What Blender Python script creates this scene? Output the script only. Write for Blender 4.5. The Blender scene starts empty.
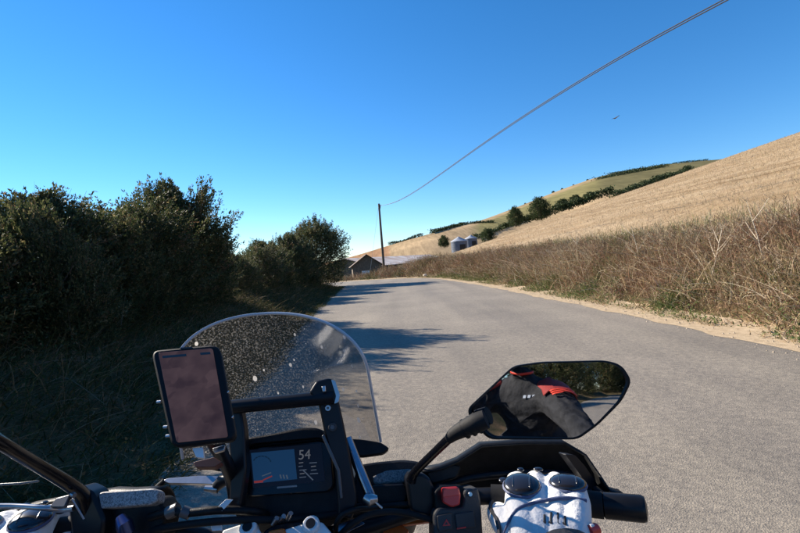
import bpy, bmesh, math, random
import numpy as np
from mathutils import Vector, Matrix

# ------------------------------------------------------------------ camera, sky, sun, exposure
scene = bpy.context.scene
COL = scene.collection
RAD = math.radians
F_PX, ROLL, HORIZON, EYE = 450.0, RAD(4.5), 262.0, 1.5      # photo frame 800 x 533
PITCH = -math.atan((266.5 - HORIZON) / F_PX)
cam_fwd = Vector((0, math.cos(PITCH), math.sin(PITCH)))
_up0 = Vector((0, -math.sin(PITCH), math.cos(PITCH)))
_rt0 = Vector((1, 0, 0))
cam_rt = _rt0 * math.cos(ROLL) - _up0 * math.sin(ROLL)
cam_up = _up0 * math.cos(ROLL) + _rt0 * math.sin(ROLL)
CAM = Vector((0, 0, EYE))
cam_data = bpy.data.cameras.new('camera')
cam_data.sensor_width = 36.0
cam_data.lens = 36.0 * F_PX / 800.0
cam_data.clip_start = 0.02
cam_data.clip_end = 6000
cam = bpy.data.objects.new('camera', cam_data)
COL.objects.link(cam)
m = Matrix((cam_rt, cam_up, -cam_fwd)).transposed().to_4x4()
m.translation = CAM
cam.matrix_world = m
scene.camera = cam

SUN_EL, SUN_AZ = RAD(29), RAD(-59)         # azimuth clockwise from +Y; negative = left of the view
sun_dir = Vector((math.sin(SUN_AZ) * math.cos(SUN_EL), math.cos(SUN_AZ) * math.cos(SUN_EL), math.sin(SUN_EL)))
world = bpy.data.worlds.new('World')
scene.world = world
world.use_nodes = True
nt = world.node_tree
nt.nodes.clear()
sky = nt.nodes.new('ShaderNodeTexSky')
sky.sky_type = 'NISHITA'
sky.sun_disc = False
sky.sun_elevation = SUN_EL
sky.sun_rotation = SUN_AZ
sky.altitude = 0
sky.air_density = 1.0
sky.dust_density = 0.0
sky.ozone_density = 6.0
bg = nt.nodes.new('ShaderNodeBackground')
bg.inputs['Strength'].default_value = 0.09
wo = nt.nodes.new('ShaderNodeOutputWorld')
hs = nt.nodes.new('ShaderNodeHueSaturation')
hs.inputs['Saturation'].default_value = 1.2
nt.links.new(sky.outputs[0], hs.inputs['Color'])
nt.links.new(hs.outputs[0], bg.inputs[0])
nt.links.new(bg.outputs[0], wo.inputs[0])
sl = bpy.data.lights.new('sun', 'SUN')
sl.energy = 5.0
sl.angle = RAD(0.5)
sl.color = (1.0, 0.90, 0.76)
so = bpy.data.objects.new('sun', sl)
COL.objects.link(so)
so.rotation_euler = (-sun_dir).to_track_quat('-Z', 'Y').to_euler()
so.location = sun_dir * 60
vs = scene.view_settings
vs.view_transform = 'Standard'
vs.look = 'None'
vs.exposure = 1.08
vs.gamma = 1.0
vs.use_curve_mapping = False

# ------------------------------------------------------------------ helpers
rng = np.random.default_rng(7)
random.seed(7)


def ray(px, py):
    return cam_rt * ((px - 400) / F_PX) - cam_up * ((py - 266.5) / F_PX) + cam_fwd


def P(px, py, d):
    """photo pixel at depth d metres -> world point"""
    return CAM + ray(px, py) * d


def PY(px, py, y):
    """photo pixel -> world point at forward distance y"""
    r = ray(px, py)
    return CAM + r * (y / r.y)


MATS = {}


def nodes_of(m):
    m.use_nodes = True
    return m.node_tree, m.node_tree.nodes['Principled BSDF']


def mat(name, base, rough=0.5, metal=0.0, var=0.0, scale=30.0, bump=0.0, bscale=None, spec=0.5, coat=0.0, base2=None, detail=6.0):
    if name in MATS:
        return MATS[name]
    m = bpy.data.materials.new(name)
    nt, b = nodes_of(m)
    b.inputs['Roughness'].default_value = rough
    b.inputs['Metallic'].default_value = metal
    b.inputs['Specular IOR Level'].default_value = spec
    b.inputs['Coat Weight'].default_value = coat
    b.inputs['Base Color'].default_value = (*base, 1)
    tc = nt.nodes.new('ShaderNodeTexCoord')
    nz = nt.nodes.new('ShaderNodeTexNoise')
    nz.inputs['Scale'].default_value = scale
    nz.inputs['Detail'].default_value = detail
    nt.links.new(tc.outputs['Object'], nz.inputs['Vector'])
    if var > 0 or base2 is not None:
        r = nt.nodes.new('ShaderNodeValToRGB')
        lo = base2 if base2 is not None else tuple(c * (1 - var) for c in base)
        hi = base if base2 is not None else tuple(min(1, c * (1 + var)) for c in base)
        r.color_ramp.elements[0].position = 0.32
        r.color_ramp.elements[1].position = 0.68
        r.color_ramp.elements[0].color = (*lo, 1)
        r.color_ramp.elements[1].color = (*hi, 1)
        nt.links.new(nz.outputs['Fac'], r.inputs['Fac'])
        nt.links.new(r.outputs['Color'], b.inputs['Base Color'])
    if bump > 0:
        bp = nt.nodes.new('ShaderNodeBump')
        bp.inputs['Strength'].default_value = bump
        bp.inputs['Distance'].default_value = 0.01
        src = nz
        if bscale:
            src = nt.nodes.new('ShaderNodeTexNoise')
            src.inputs['Scale'].default_value = bscale
            src.inputs['Detail'].default_value = 8
            nt.links.new(tc.outputs['Object'], src.inputs['Vector'])
        nt.links.new(src.outputs['Fac'], bp.inputs['Height'])
        nt.links.new(bp.outputs['Normal'], b.inputs['Normal'])
    MATS[name] = m
    return m


def attr_mat(name, rough=0.7, trans=0.25, spec=0.2):
    """foliage: colour from the per-leaf attribute 'col', some light passes through"""
    if name in MATS:
        return MATS[name]
    m = bpy.data.materials.new(name)
    nt, b = nodes_of(m)
    a = nt.nodes.new('ShaderNodeAttribute')
    a.attribute_name = 'col'
    nt.links.new(a.outputs['Color'], b.inputs['Base Color'])
    b.inputs['Roughness'].default_value = rough
    b.inputs['Specular IOR Level'].default_value = spec
    if trans > 0:
        t = nt.nodes.new('ShaderNodeBsdfTranslucent')
        nt.links.new(a.outputs['Color'], t.inputs['Color'])
        mx = nt.nodes.new('ShaderNodeMixShader')
        mx.inputs[0].default_value = trans
        nt.links.new(b.outputs[0], mx.inputs[1])
        nt.links.new(t.outputs[0], mx.inputs[2])
        nt.links.new(mx.outputs[0], nt.nodes['Material Output'].inputs['Surface'])
    MATS[name] = m
    return m


def tag(o, label=None, cat=None, group=None, kind=None):
    if label:
        o['label'] = label
    if cat:
        o['category'] = cat
    if group:
        o['group'] = group
    if kind:
        o['kind'] = kind
    return o


def link(name, me, material=None, parent=None, smooth=False):
    o = bpy.data.objects.new(name, me)
    COL.objects.link(o)
    if material is not None and len(me.materials) == 0:
        me.materials.append(material)
    if parent is not None:
        o.parent = parent
    if smooth:
        me.shade_smooth()
    return o


def empty(name, loc=(0, 0, 0), rz=0.0, parent=None):
    o = bpy.data.objects.new(name, None)
    COL.objects.link(o)
    o.location = loc
    o.rotation_euler = (0, 0, rz)
    o.empty_display_size = 0.1
    if parent:
        o.parent = parent
    return o


def np_mesh(name, verts, tris=None, quads=None, cols=None, uv=None):
    """fast mesh from numpy arrays; cols per vertex"""
    me = bpy.data.meshes.new(name)
    nv = len(verts)
    polys = []
    loops = []
    starts = []
    n = 0
    if tris is not None and len(tris):
        loops.append(np.asarray(tris).reshape(-1))
        starts.append(np.arange(len(tris)) * 3)
        n = len(tris) * 3
    if quads is not None and len(quads):
        loops.append(np.asarray(quads).reshape(-1))
        starts.append(n + np.arange(len(quads)) * 4)
    loops = np.concatenate(loops).astype(np.int32)
    starts = np.concatenate(starts).astype(np.int32)
    me.vertices.add(nv)
    me.vertices.foreach_set('co', np.asarray(verts, dtype=np.float32).reshape(-1))
    me.loops.add(len(loops))
    me.loops.foreach_set('vertex_index', loops)
    me.polygons.add(len(starts))
    me.polygons.foreach_set('loop_start', starts)
    me.update(calc_edges=True)
    if cols is not None:
        a = me.color_attributes.new('col', 'FLOAT_COLOR', 'POINT')
        c = np.ones((nv, 4), dtype=np.float32)
        c[:, :3] = cols
        a.data.foreach_set('color', c.reshape(-1))
    if uv is not None:
        l = me.uv_layers.new(name='UVMap')
        l.data.foreach_set('uv', np.asarray(uv, dtype=np.float32)[loops].reshape(-1))
    me.validate()
    return me


def smooth01(t):
    t = np.clip(t, 0, 1)
    return t * t * (3 - 2 * t)


def catmull(pts, n=8):
    pts = [np.array(p, float) for p in pts]
    out = []
    for i in range(len(pts) - 1):
        p0 = pts[max(i - 1, 0)]
        p1, p2 = pts[i], pts[i + 1]
        p3 = pts[min(i + 2, len(pts) - 1)]
        for k in range(n):
            t = k / n
            out.append(0.5 * (2 * p1 + (p2 - p0) * t + (2 * p0 - 5 * p1 + 4 * p2 - p3) * t * t + (3 * p1 - p0 - 3 * p2 + p3) * t ** 3))
    out.append(pts[-1])
    return np.array(out)


def vnoise(x, y, s, seed=0):
    """cheap smooth value noise (vectorised)"""
    x = np.asarray(x) / s
    y = np.asarray(y) / s
    xi = np.floor(x).astype(np.int64)
    yi = np.floor(y).astype(np.int64)
    fx = smooth01(x - xi)
    fy = smooth01(y - yi)

    def h(a, b):
        v = (a * 374761393 + b * 668265263 + seed * 1442695041) & 0xffffffff
        v = ((v ^ (v >> 13)) * 1274126177) & 0xffffffff
        return ((v ^ (v >> 16)) & 0xffff) / 65535.0
    a = h(xi, yi) * (1 - fx) + h(xi + 1, yi) * fx
    b = h(xi, yi + 1) * (1 - fx) + h(xi + 1, yi + 1) * fx
    return a * (1 - fy) + b * fy


# mesh building with bmesh -------------------------------------------------
def bm_obj(name, bm, material, parent=None, smooth=True, bevel=0.0, seg=2, subsurf=0, angle=40):
    me = bpy.data.meshes.new(name)
    bmesh.ops.recalc_face_normals(bm, faces=bm.faces)
    bm.to_mesh(me)
    bm.free()
    o = link(name, me, material, parent)
    if smooth:
        me.shade_smooth()
        try:
            me.set_sharp_from_angle(angle=RAD(angle))
        except Exception:
            pass
    if bevel > 0:
        md = o.modifiers.new('bevel', 'BEVEL')
        md.width = bevel
        md.segments = seg
        md.limit_method = 'ANGLE'
        md.angle_limit = RAD(35)
        md.harden_normals = False
    if subsurf:
        md = o.modifiers.new('sub', 'SUBSURF')
        md.levels = subsurf
        md.render_levels = subsurf
    return o


def bm_box(bm, c, ax, size):
    """box: centre, 3 axis vectors (unit), full sizes"""
    c = Vector(c)
    vs = []
    for sx in (-.5, .5):
        for sy in (-.5, .5):
            for sz in (-.5, .5):
                vs.append(bm.verts.new(c + ax[0] * (sx * size[0]) + ax[1] * (sy * size[1]) + ax[2] * (sz * size[2])))
    for f in ((0, 1, 3, 2), (4, 6, 7, 5), (0, 4, 5, 1), (2, 3, 7, 6), (0, 2, 6, 4), (1, 5, 7, 3)):
        bm.faces.new([vs[i] for i in f])
    return vs


WAX = (Vector((1, 0, 0)), Vector((0, 1, 0)), Vector((0, 0, 1)))


def bm_tube(bm, pts, radii, n=12, cap=True, squash=None):
    """swept tube through points with a radius per point"""
    pts = [Vector(p) for p in pts]
    if not hasattr(radii, '__len__'):
        radii = [radii] * len(pts)
    rings = []
    prev = None
    for i, p in enumerate(pts):
        a = pts[max(i - 1, 0)]
        b = pts[min(i + 1, len(pts) - 1)]
        t = (b - a).normalized()
        if prev is None:
            ref = Vector((0, 0, 1)) if abs(t.z) < 0.9 else Vector((1, 0, 0))
            u = t.cross(ref).normalized()
        else:
            u = (prev - t * prev.dot(t)).normalized()
        prev = u
        w = t.cross(u)
        ring = []
        for k in range(n):
            an = 2 * math.pi * k / n
            s = squash if squash else 1.0
            ring.append(bm.verts.new(p + (u * math.cos(an) + w * math.sin(an) * s) * radii[i]))
        rings.append(ring)
    for r0, r1 in zip(rings, rings[1:]):
        for k in range(n):
            bm.faces.new((r0[k], r0[(k + 1) % n], r1[(k + 1) % n], r1[k]))
    if cap:
        bm.faces.new(list(reversed(rings[0])))
        bm.faces.new(rings[-1])
    return rings


def bm_prism(bm, front, back):
    """closed solid between two outlines of the same length"""
    a = [bm.verts.new(Vector(p)) for p in front]
    b = [bm.verts.new(Vector(p)) for p in back]
    n = len(a)
    bm.faces.new(a)
    bm.faces.new(list(reversed(b)))
    for i in range(n):
        bm.faces.new((a[i], b[i], b[(i + 1) % n], a[(i + 1) % n]))
    return a, b


def smooth_curve(pts, n=6):
    return [Vector(p) for p in catmull([tuple(p) for p in pts], n)]


def tube(name, pts, r, material, parent=None, n=12, sm=0, **k):
    bm = bmesh.new()
    if sm:
        if hasattr(r, '__len__'):
            rr = np.interp(np.linspace(0, len(r) - 1, (len(pts) - 1) * sm + 1), range(len(r)), r)
            r = list(rr)
        pts = smooth_curve(pts, sm)
    bm_tube(bm, pts, r, n)
    return bm_obj(name, bm, material, parent, **k)


def box(name, c, size, material, parent=None, ax=WAX, bevel=0.0, **k):
    bm = bmesh.new()
    bm_box(bm, c, ax, size)
    return bm_obj(name, bm, material, parent, bevel=bevel, **k)


def copy_tree(o, parent=None):
    c = o.copy()
    COL.objects.link(c)
    c.parent = parent
    for ch in list(o.children):
        copy_tree(ch, c)
    return c

# ------------------------------------------------------------------ terrain
R_EDGE = catmull([(34, -56), (18, -45), (8.6, -33), (5.6, -20), (5.0, -6), (5.0, 0), (4.95, 5.6), (4.8, 11), (4.62, 15), (4.3, 21), (3.65, 28.5), (2.6, 35.5), (1.1, 39.5), (-1.2, 42), (-4.5, 43.6), (-10, 45), (-25, 48), (-60, 54)], 8)
L_EDGE = catmull([(34, -64), (13, -54), (2.2, -41), (-1.4, -26), (-2.0, -10), (-1.85, 0), (-2.1, 5), (-2.7, 11), (-3.1, 15), (-3.6, 21), (-4.0, 27), (-4.3, 31.5), (-5.0, 34.8), (-7.2, 37.2), (-11, 39), (-16, 40.4), (-27, 42.5), (-60, 48)], 8)


def side_dist(x, y, line):
    """signed distance to a polyline, positive to the right of its direction"""
    x = np.asarray(x, float)
    y = np.asarray(y, float)
    best = np.full(x.shape, 1e9)
    sgn = np.ones(x.shape)
    for (ax, ay), (bx, by) in zip(line[:-1], line[1:]):
        dx, dy = bx - ax, by - ay
        L2 = dx * dx + dy * dy
        t = np.clip(((x - ax) * dx + (y - ay) * dy) / L2, 0, 1)
        ex, ey = x - ax - t * dx, y - ay - t * dy
        d = ex * ex + ey * ey
        c = np.where(dx * ey - dy * ex < 0, 1.0, -1.0)
        upd = d < best
        sgn = np.where(upd, c, sgn)
        best = np.where(upd, d, best)
    return np.sqrt(best) * sgn


def terrain(x, y, u=None, l=None):
    x = np.asarray(x, float)
    y = np.asarray(y, float)
    if u is None:
        u = side_dist(x, y, R_EDGE)
    if l is None:
        l = -side_dist(x, y, L_EDGE)
    n1 = vnoise(x, y, 1.7, 3) - .5
    n2 = vnoise(x, y, 0.5, 5) - .5
    z = np.full(x.shape, -0.03)
    # right bank and field slope
    bf = smooth01((x + 5) / 8.0)
    bank = (1.12 * bf) * smooth01((u - 0.55) / 2.5)
    field = 0.264 * np.maximum(0, x - 7.6) * smooth01((u - 2.5) / 3)
    drop = 0.0022 * np.maximum(0, y - 92) ** 2
    drop = np.where(drop > 14, 14 + (drop - 14) * 0.05, drop)
    back = 0.0 * y
    right = bank + field - drop * smooth01((x - 8) / 14) + back
    right = right - 0.022 * np.maximum(0, y - 45) * smooth01((4 - x) / 6)
    right = right + (n1 * 0.16 + n2 * 0.07) * smooth01((u - .5) / .8)
    z = np.where(u > 0, -0.03 + right, z)
    # left bank
    left = 0.75 * smooth01((l - 0.5) / 2.2) - 0.05 * np.maximum(0, l - 7)
    left = np.maximum(left, -6.0)
    left = left + (n1 * 0.16 + n2 * 0.08) * smooth01((l - .2) / .6)
    z = np.where(l > 0, -0.03 + left, z)
    z = np.where((u > 0) & (y > 40), np.where(u > 0, -0.03 + right, z), z)
    return z


def grid_mesh(name, xs, ys, zf=0.0, keep=None):
    X, Y = np.meshgrid(xs, ys)
    u = side_dist(X, Y, R_EDGE)
    l = -side_dist(X, Y, L_EDGE)
    Z = terrain(X, Y, u, l) + zf
    nx, ny = len(xs), len(ys)
    idx = np.arange(nx * ny).reshape(ny, nx)
    q = np.stack([idx[:-1, :-1], idx[:-1, 1:], idx[1:, 1:], idx[1:, :-1]], -1).reshape(-1, 4)
    if keep is not None:
        k = keep(X, Y, u)
        kk = (k[:-1, :-1] & k[:-1, 1:] & k[1:, 1:] & k[1:, :-1]).reshape(-1)
        q = q[kk]
        used = np.zeros(nx * ny, bool)
        used[q.reshape(-1)] = True
        remap = np.cumsum(used) - 1
        v = np.stack([X, Y, Z], -1).reshape(-1, 3)[used]
        return np_mesh(name, v, quads=remap[q])
    v = np.stack([X, Y, Z], -1).reshape(-1, 3)
    return np_mesh(name, v, quads=q)


def spread(*segs):
    """axis samples: (start, end, step) blocks"""
    out = []
    for a, b, s in segs:
        out += list(np.arange(a, b, s))
    out.append(segs[-1][1])
    return np.array(out)


# ground material: dry soil, short grass, straw litter
def ground_material():
    m = bpy.data.materials.new('verge_soil')
    nt, b = nodes_of(m)
    L = nt.links.new
    tc = nt.nodes.new('ShaderNodeTexCoord')
    n1 = nt.nodes.new('ShaderNodeTexNoise')
    n1.inputs['Scale'].default_value = 1.3
    n1.inputs['Detail'].default_value = 9
    n2 = nt.nodes.new('ShaderNodeTexNoise')
    n2.inputs['Scale'].default_value = 28
    n2.inputs['Detail'].default_value = 6
    L(tc.outputs['Object'], n1.inputs['Vector'])
    L(tc.outputs['Object'], n2.inputs['Vector'])
    r = nt.nodes.new('ShaderNodeValToRGB')
    e = r.color_ramp.elements
    e[0].position, e[0].color = 0.35, (0.055, 0.06, 0.022, 1)
    e[1].position, e[1].color = 0.66, (0.20, 0.13, 0.07, 1)
    k = e.new(0.5)
    k.color = (0.11, 0.085, 0.042, 1)
    L(n1.outputs['Fac'], r.inputs['Fac'])
    mx = nt.nodes.new('ShaderNodeMix')
    mx.data_type = 'RGBA'
    mx.blend_type = 'MULTIPLY'
    mx.inputs[0].default_value = 0.8
    r2 = nt.nodes.new('ShaderNodeValToRGB')
    r2.color_ramp.elements[0].position = .3
    r2.color_ramp.elements[0].color = (.45, .45, .45, 1)
    r2.color_ramp.elements[1].position = .7
    r2.color_ramp.elements[1].color = (1.3, 1.25, 1.2, 1)
    L(n2.outputs['Fac'], r2.inputs['Fac'])
    L(r.outputs['Color'], mx.inputs[6])
    L(r2.outputs['Color'], mx.inputs[7])
    L(mx.outputs[2], b.inputs['Base Color'])
    b.inputs['Roughness'].default_value = 0.95
    b.inputs['Specular IOR Level'].default_value = 0.1
    bp = nt.nodes.new('ShaderNodeBump')
    bp.inputs['Distance'].default_value = 0.04
    L(n2.outputs['Fac'], bp.inputs['Height'])
    L(bp.outputs['Normal'], b.inputs['Normal'])
    return m


xs = spread((-2200, -200, 100), (-200, -40, 10), (-40, -10, 1.2), (-10, 12, 0.3), (12, 40, 1.2), (40, 200, 8), (200, 2200, 100))
ys = spread((-2200, -200, 100), (-200, -20, 10), (-20, -2, 1.0), (-2, 50, 0.35), (50, 130, 2.0), (130, 300, 10), (300, 2200, 100))
tag(link('ground', grid_mesh('ground', xs, ys), ground_material(), smooth=True), kind='structure')


# road ------------------------------------------------------------------
def asphalt_material():
    m = bpy.data.materials.new('worn_asphalt')
    nt, b = nodes_of(m)
    L = nt.links.new
    tc = nt.nodes.new('ShaderNodeTexCoord')

    def noise(s, d=6, vec=None):
        n = nt.nodes.new('ShaderNodeTexNoise')
        n.inputs['Scale'].default_value = s
        n.inputs['Detail'].default_value = d
        L(vec or tc.outputs['Object'], n.inputs['Vector'])
        return n.outputs['Fac']

    def ramp(src, p0, c0, p1, c1):
        r = nt.nodes.new('ShaderNodeValToRGB')
        r.color_ramp.elements[0].position = p0
        r.color_ramp.elements[0].color = (*c0, 1)
        r.color_ramp.elements[1].position = p1
        r.color_ramp.elements[1].color = (*c1, 1)
        L(src, r.inputs['Fac'])
        return r.outputs['Color']

    def mixc(kind, f, a, c):
        x = nt.nodes.new('ShaderNodeMix')
        x.data_type = 'RGBA'
        x.blend_type = kind
        if isinstance(f, float):
            x.inputs[0].default_value = f
        else:
            L(f, x.inputs[0])
        L(a, x.inputs[6])
        L(c, x.inputs[7])
        return x.outputs[2]
    base = ramp(noise(0.55, 5), .3, (.212, .188, .154), .7, (.276, .243, .197))
    mp = nt.nodes.new('ShaderNodeMapping')
    mp.inputs['Scale'].default_value = (0.9, 0.06, 1)
    L(tc.outputs['Object'], mp.inputs['Vector'])
    lane = ramp(noise(1.0, 3, mp.outputs['Vector']), .35, (.80, .80, .82), .65, (1.08, 1.07, 1.05))
    c = mixc('MULTIPLY', 1.0, base, lane)
    # stone chips
    v = nt.nodes.new('ShaderNodeTexVoronoi')
    v.inputs['Scale'].default_value = 110
    L(tc.outputs['Object'], v.inputs['Vector'])
    chip = nt.nodes.new('ShaderNodeSeparateColor')
    L(v.outputs['Color'], chip.inputs[0])
    cc = ramp(chip.outputs[0], .0, (.55, .55, .56), 1.0, (1.45, 1.42, 1.36))
    c = mixc('MULTIPLY', 0.55, c, cc)
    v2 = nt.nodes.new('ShaderNodeTexVoronoi')
    v2.inputs['Scale'].default_value = 26
    L(tc.outputs['Object'], v2.inputs['Vector'])
    chip2 = nt.nodes.new('ShaderNodeSeparateColor')
    L(v2.outputs['Color'], chip2.inputs[0])
    c2 = ramp(chip2.outputs[1], .0, (.78, .78, .79), 1.0, (1.22, 1.2, 1.17))
    c = mixc('MULTIPLY', 0.55, c, c2)
    g = ramp(noise(16, 7), .33, (.88, .88, .89), .67, (1.1, 1.09, 1.07))
    c = mixc('MULTIPLY', 1.0, c, g)
    # sand blown in from the edge with the sand strip
    L(c, b.inputs['Base Color'])
    b.inputs['Roughness'].default_value = 0.82
    b.inputs['Specular IOR Level'].default_value = 0.35
    bp = nt.nodes.new('ShaderNodeBump')
    bp.inputs['Distance'].default_value = 0.006
    bp.inputs['Strength'].default_value = 0.5
    mx = nt.nodes.new('ShaderNodeMath')
    mx.operation = 'ADD'
    L(v.outputs['Distance'], mx.inputs[0])
    L(noise(120, 4), mx.inputs[1])
    L(mx.outputs[0], bp.inputs['Height'])
    L(bp.outputs['Normal'], b.inputs['Normal'])
    return m


def road_strip(name, A, B, n, z, material):
    """sheet between two edge polylines with n cells across"""
    v = []
    for a, b in zip(A, B):
        for k in range(n + 1):
            p = a + (b - a) * k / n
            v.append((p[0], p[1], z))
    v = np.array(v)
    w = n + 1
    idx = np.arange(len(v)).reshape(len(A), w)
    q = np.stack([idx[:-1, :-1], idx[:-1, 1:], idx[1:, 1:], idx[1:, :-1]], -1).reshape(-1, 4)
    return link(name, np_mesh(name, v, quads=q), material)


wob = (vnoise(np.arange(len(R_EDGE)) * 0.9, np.zeros(len(R_EDGE)), 1.0, 11) - .5) * 0.12
RE = R_EDGE.copy()
RE[:, 0] += wob + 0.05
tag(road_strip('road', L_EDGE, RE, 10, 0.0, asphalt_material()), kind='structure')

# sandy strip along the right edge: loose grit with a ragged outline, laid as a thin sheet
sand = mat('edge_sand', (0.52, 0.40, 0.26), 0.95, base2=(0.36, 0.27, 0.17), scale=9, bump=0.6, bscale=60, spec=0.1)
ts = np.linspace(0, len(R_EDGE) - 1, 900)
ex = np.interp(ts, range(len(R_EDGE)), R_EDGE[:, 0])
ey = np.interp(ts, range(len(R_EDGE)), R_EDGE[:, 1])
sel = (ey > -20) & (ey < 46) & (ex > -12)
ex, ey = ex[sel], ey[sel]
tx, ty = np.gradient(ex), np.gradient(ey)
ln = np.hypot(tx, ty)
nx_, ny_ = ty / ln, -tx / ln
arc = np.cumsum(ln)
inn = -0.02 - 0.16 * vnoise(arc, arc * 0, 0.5, 21) - 0.14 * vnoise(arc, arc * 0, 2.3, 22)
rows = []
for k, t in enumerate((0, .3, .6, 1.0)):
    off = inn * (1 - t) + 0.85 * t
    zz = [0.004, 0.012, 0.015, 0.05][k] + 0.0 * off
    xk, yk = ex + nx_ * off, ey + ny_ * off
    zk = np.maximum(zz, terrain(xk, yk) + 0.012) if k > 1 else zz
    rows.append(np.stack([xk, yk, zk + 0 * xk], -1))
v = np.stack(rows, 1).reshape(-1, 3)
idx = np.arange(len(v)).reshape(-1, 4)
q = np.stack([idx[:-1, :-1], idx[:-1, 1:], idx[1:, 1:], idx[1:, :-1]], -1).reshape(-1, 4)
tag(link('sandy_road_edge', np_mesh('sandy_road_edge', v, quads=q), sand, smooth=True), kind='structure')

# loose grit thrown on the asphalt beside the edge
gv, gt = [], []
ng = 900
for i in range(ng):
    k = rng.integers(0, len(ex))
    off = -abs(rng.normal(0, .28)) + .15
    s = rng.uniform(.008, .022) * (1.4 if rng.random() < .1 else 1)
    if ey[k] < 2 and rng.random() < .7:
        continue
    c = np.array([ex[k] + nx_[k] * off, ey[k] + ny_[k] * off + rng.uniform(-.05, .05), max(0.0, .014 if off > -.05 else 0.0) + s * .35])
    base = len(gv)
    o = rng.normal(0, 1, (4, 3))
    tet = np.array([[1, 0, -.5], [-.6, .8, -.5], [-.6, -.8, -.5], [0, 0, .8]]) * s * rng.uniform(.6, 1.2, (4, 1))
    gv += list(c + tet)
    gt += [(base, base + 1, base + 3), (base + 1, base + 2, base + 3), (base + 2, base, base + 3)]
tag(link('roadside_grit', np_mesh('roadside_grit', np.array(gv), tris=np.array(gt)), mat('grit_stone', (.36, .29, .21), .9, var=.4, scale=3), None), 'loose pale grit scattered along the right road edge', 'grit', kind='stuff')


# wheat field -----------------------------------------------------------
def wheat_material():
    m = bpy.data.materials.new('ripe_wheat')
    nt, b = nodes_of(m)
    L = nt.links.new
    tc = nt.nodes.new('ShaderNodeTexCoord')
    mp = nt.nodes.new('ShaderNodeMapping')
    mp.inputs['Rotation'].default_value = (0, 0, RAD(9))
    mp.inputs['Scale'].default_value = (0.5, 0.045, 1)
    L(tc.outputs['Object'], mp.inputs['Vector'])
    n1 = nt.nodes.new('ShaderNodeTexNoise')
    n1.inputs['Scale'].default_value = 1.0
    n1.inputs['Detail'].default_value = 5
    L(mp.outputs['Vector'], n1.inputs['Vector'])
    n2 = nt.nodes.new('ShaderNodeTexNoise')
    n2.inputs['Scale'].default_value = 2.2
    n2.inputs['Detail'].default_value = 10
    n2.inputs['Roughness'].default_value = .75
    L(tc.outputs['Object'], n2.inputs['Vector'])
    r = nt.nodes.new('ShaderNodeValToRGB')
    e = r.color_ramp.elements
    e[0].position, e[0].color = .36, (.33, .235, .135, 1)
    e[1].position, e[1].color = .62, (.425, .322, .205, 1)
    L(n1.outputs['Fac'], r.inputs['Fac'])
    r2 = nt.nodes.new('ShaderNodeValToRGB')
    r2.color_ramp.elements[0].position = .34
    r2.color_ramp.elements[0].color = (.62, .58, .52, 1)
    r2.color_ramp.elements[1].position = .64
    r2.color_ramp.elements[1].color = (1.12, 1.1, 1.08, 1)
    L(n2.outputs['Fac'], r2.inputs['Fac'])
    # pairs of wheel tracks (tramlines)
    sp = nt.nodes.new('ShaderNodeSeparateXYZ')
    mp2 = nt.nodes.new('ShaderNodeMapping')
    mp2.inputs['Rotation'].default_value = (0, 0, RAD(7))
    L(tc.outputs['Object'], mp2.inputs['Vector'])
    L(mp2.outputs['Vector'], sp.inputs[0])
    w = nt.nodes.new('ShaderNodeMath')
    w.operation = 'PINGPONG'
    w.inputs[1].default_value = 9.0
    L(sp.outputs[0], w.inputs[0])
    ad = nt.nodes.new('ShaderNodeMath')
    ad.operation = 'SUBTRACT'
    ad.inputs[1].default_value = 1.0
    L(w.outputs[0], ad.inputs[0])
    ab = nt.nodes.new('ShaderNodeMath')
    ab.operation = 'ABSOLUTE'
    L(ad.outputs[0], ab.inputs[0])
    r3 = nt.nodes.new('ShaderNodeValToRGB')
    r3.color_ramp.elements[0].position = .12
    r3.color_ramp.elements[0].color = (.66, .62, .56, 1)
    r3.color_ramp.elements[1].position = .32
    r3.color_ramp.elements[1].color = (1, 1, 1, 1)
    L(ab.outputs[0], r3.inputs['Fac'])
    a, c = nt.nodes.new('ShaderNodeMix'), nt.nodes.new('ShaderNodeMix')
    for x in (a, c):
        x.data_type = 'RGBA'
        x.blend_type = 'MULTIPLY'
        x.inputs[0].default_value = 1
    L(r.outputs['Color'], a.inputs[6])
    L(r2.outputs['Color'], a.inputs[7])
    L(a.outputs[2], c.inputs[6])
    L(r3.outputs['Color'], c.inputs[7])
    L(c.outputs[2], b.inputs['Base Color'])
    b.inputs['Roughness'].default_value = .9
    b.inputs['Specular IOR Level'].default_value = .1
    bp = nt.nodes.new('ShaderNodeBump')
    bp.inputs['Distance'].default_value = .35
    bp.inputs['Strength'].default_value = .5
    L(n2.outputs['Fac'], bp.inputs['Height'])
    L(bp.outputs['Normal'], b.inputs['Normal'])
    return m


wx = spread((5, 30, .7), (30, 90, 2), (90, 260, 8))
wy = spread((-60, 0, 3), (0, 60, 1), (60, 112, 1.5), (112, 150, 4))
tag(link('wheat_field', grid_mesh('wheat_field', wx, wy, 0.32, lambda X, Y, u: (u > 4.1) & (X > 6.5)), wheat_material(), smooth=True), kind='structure')


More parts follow.
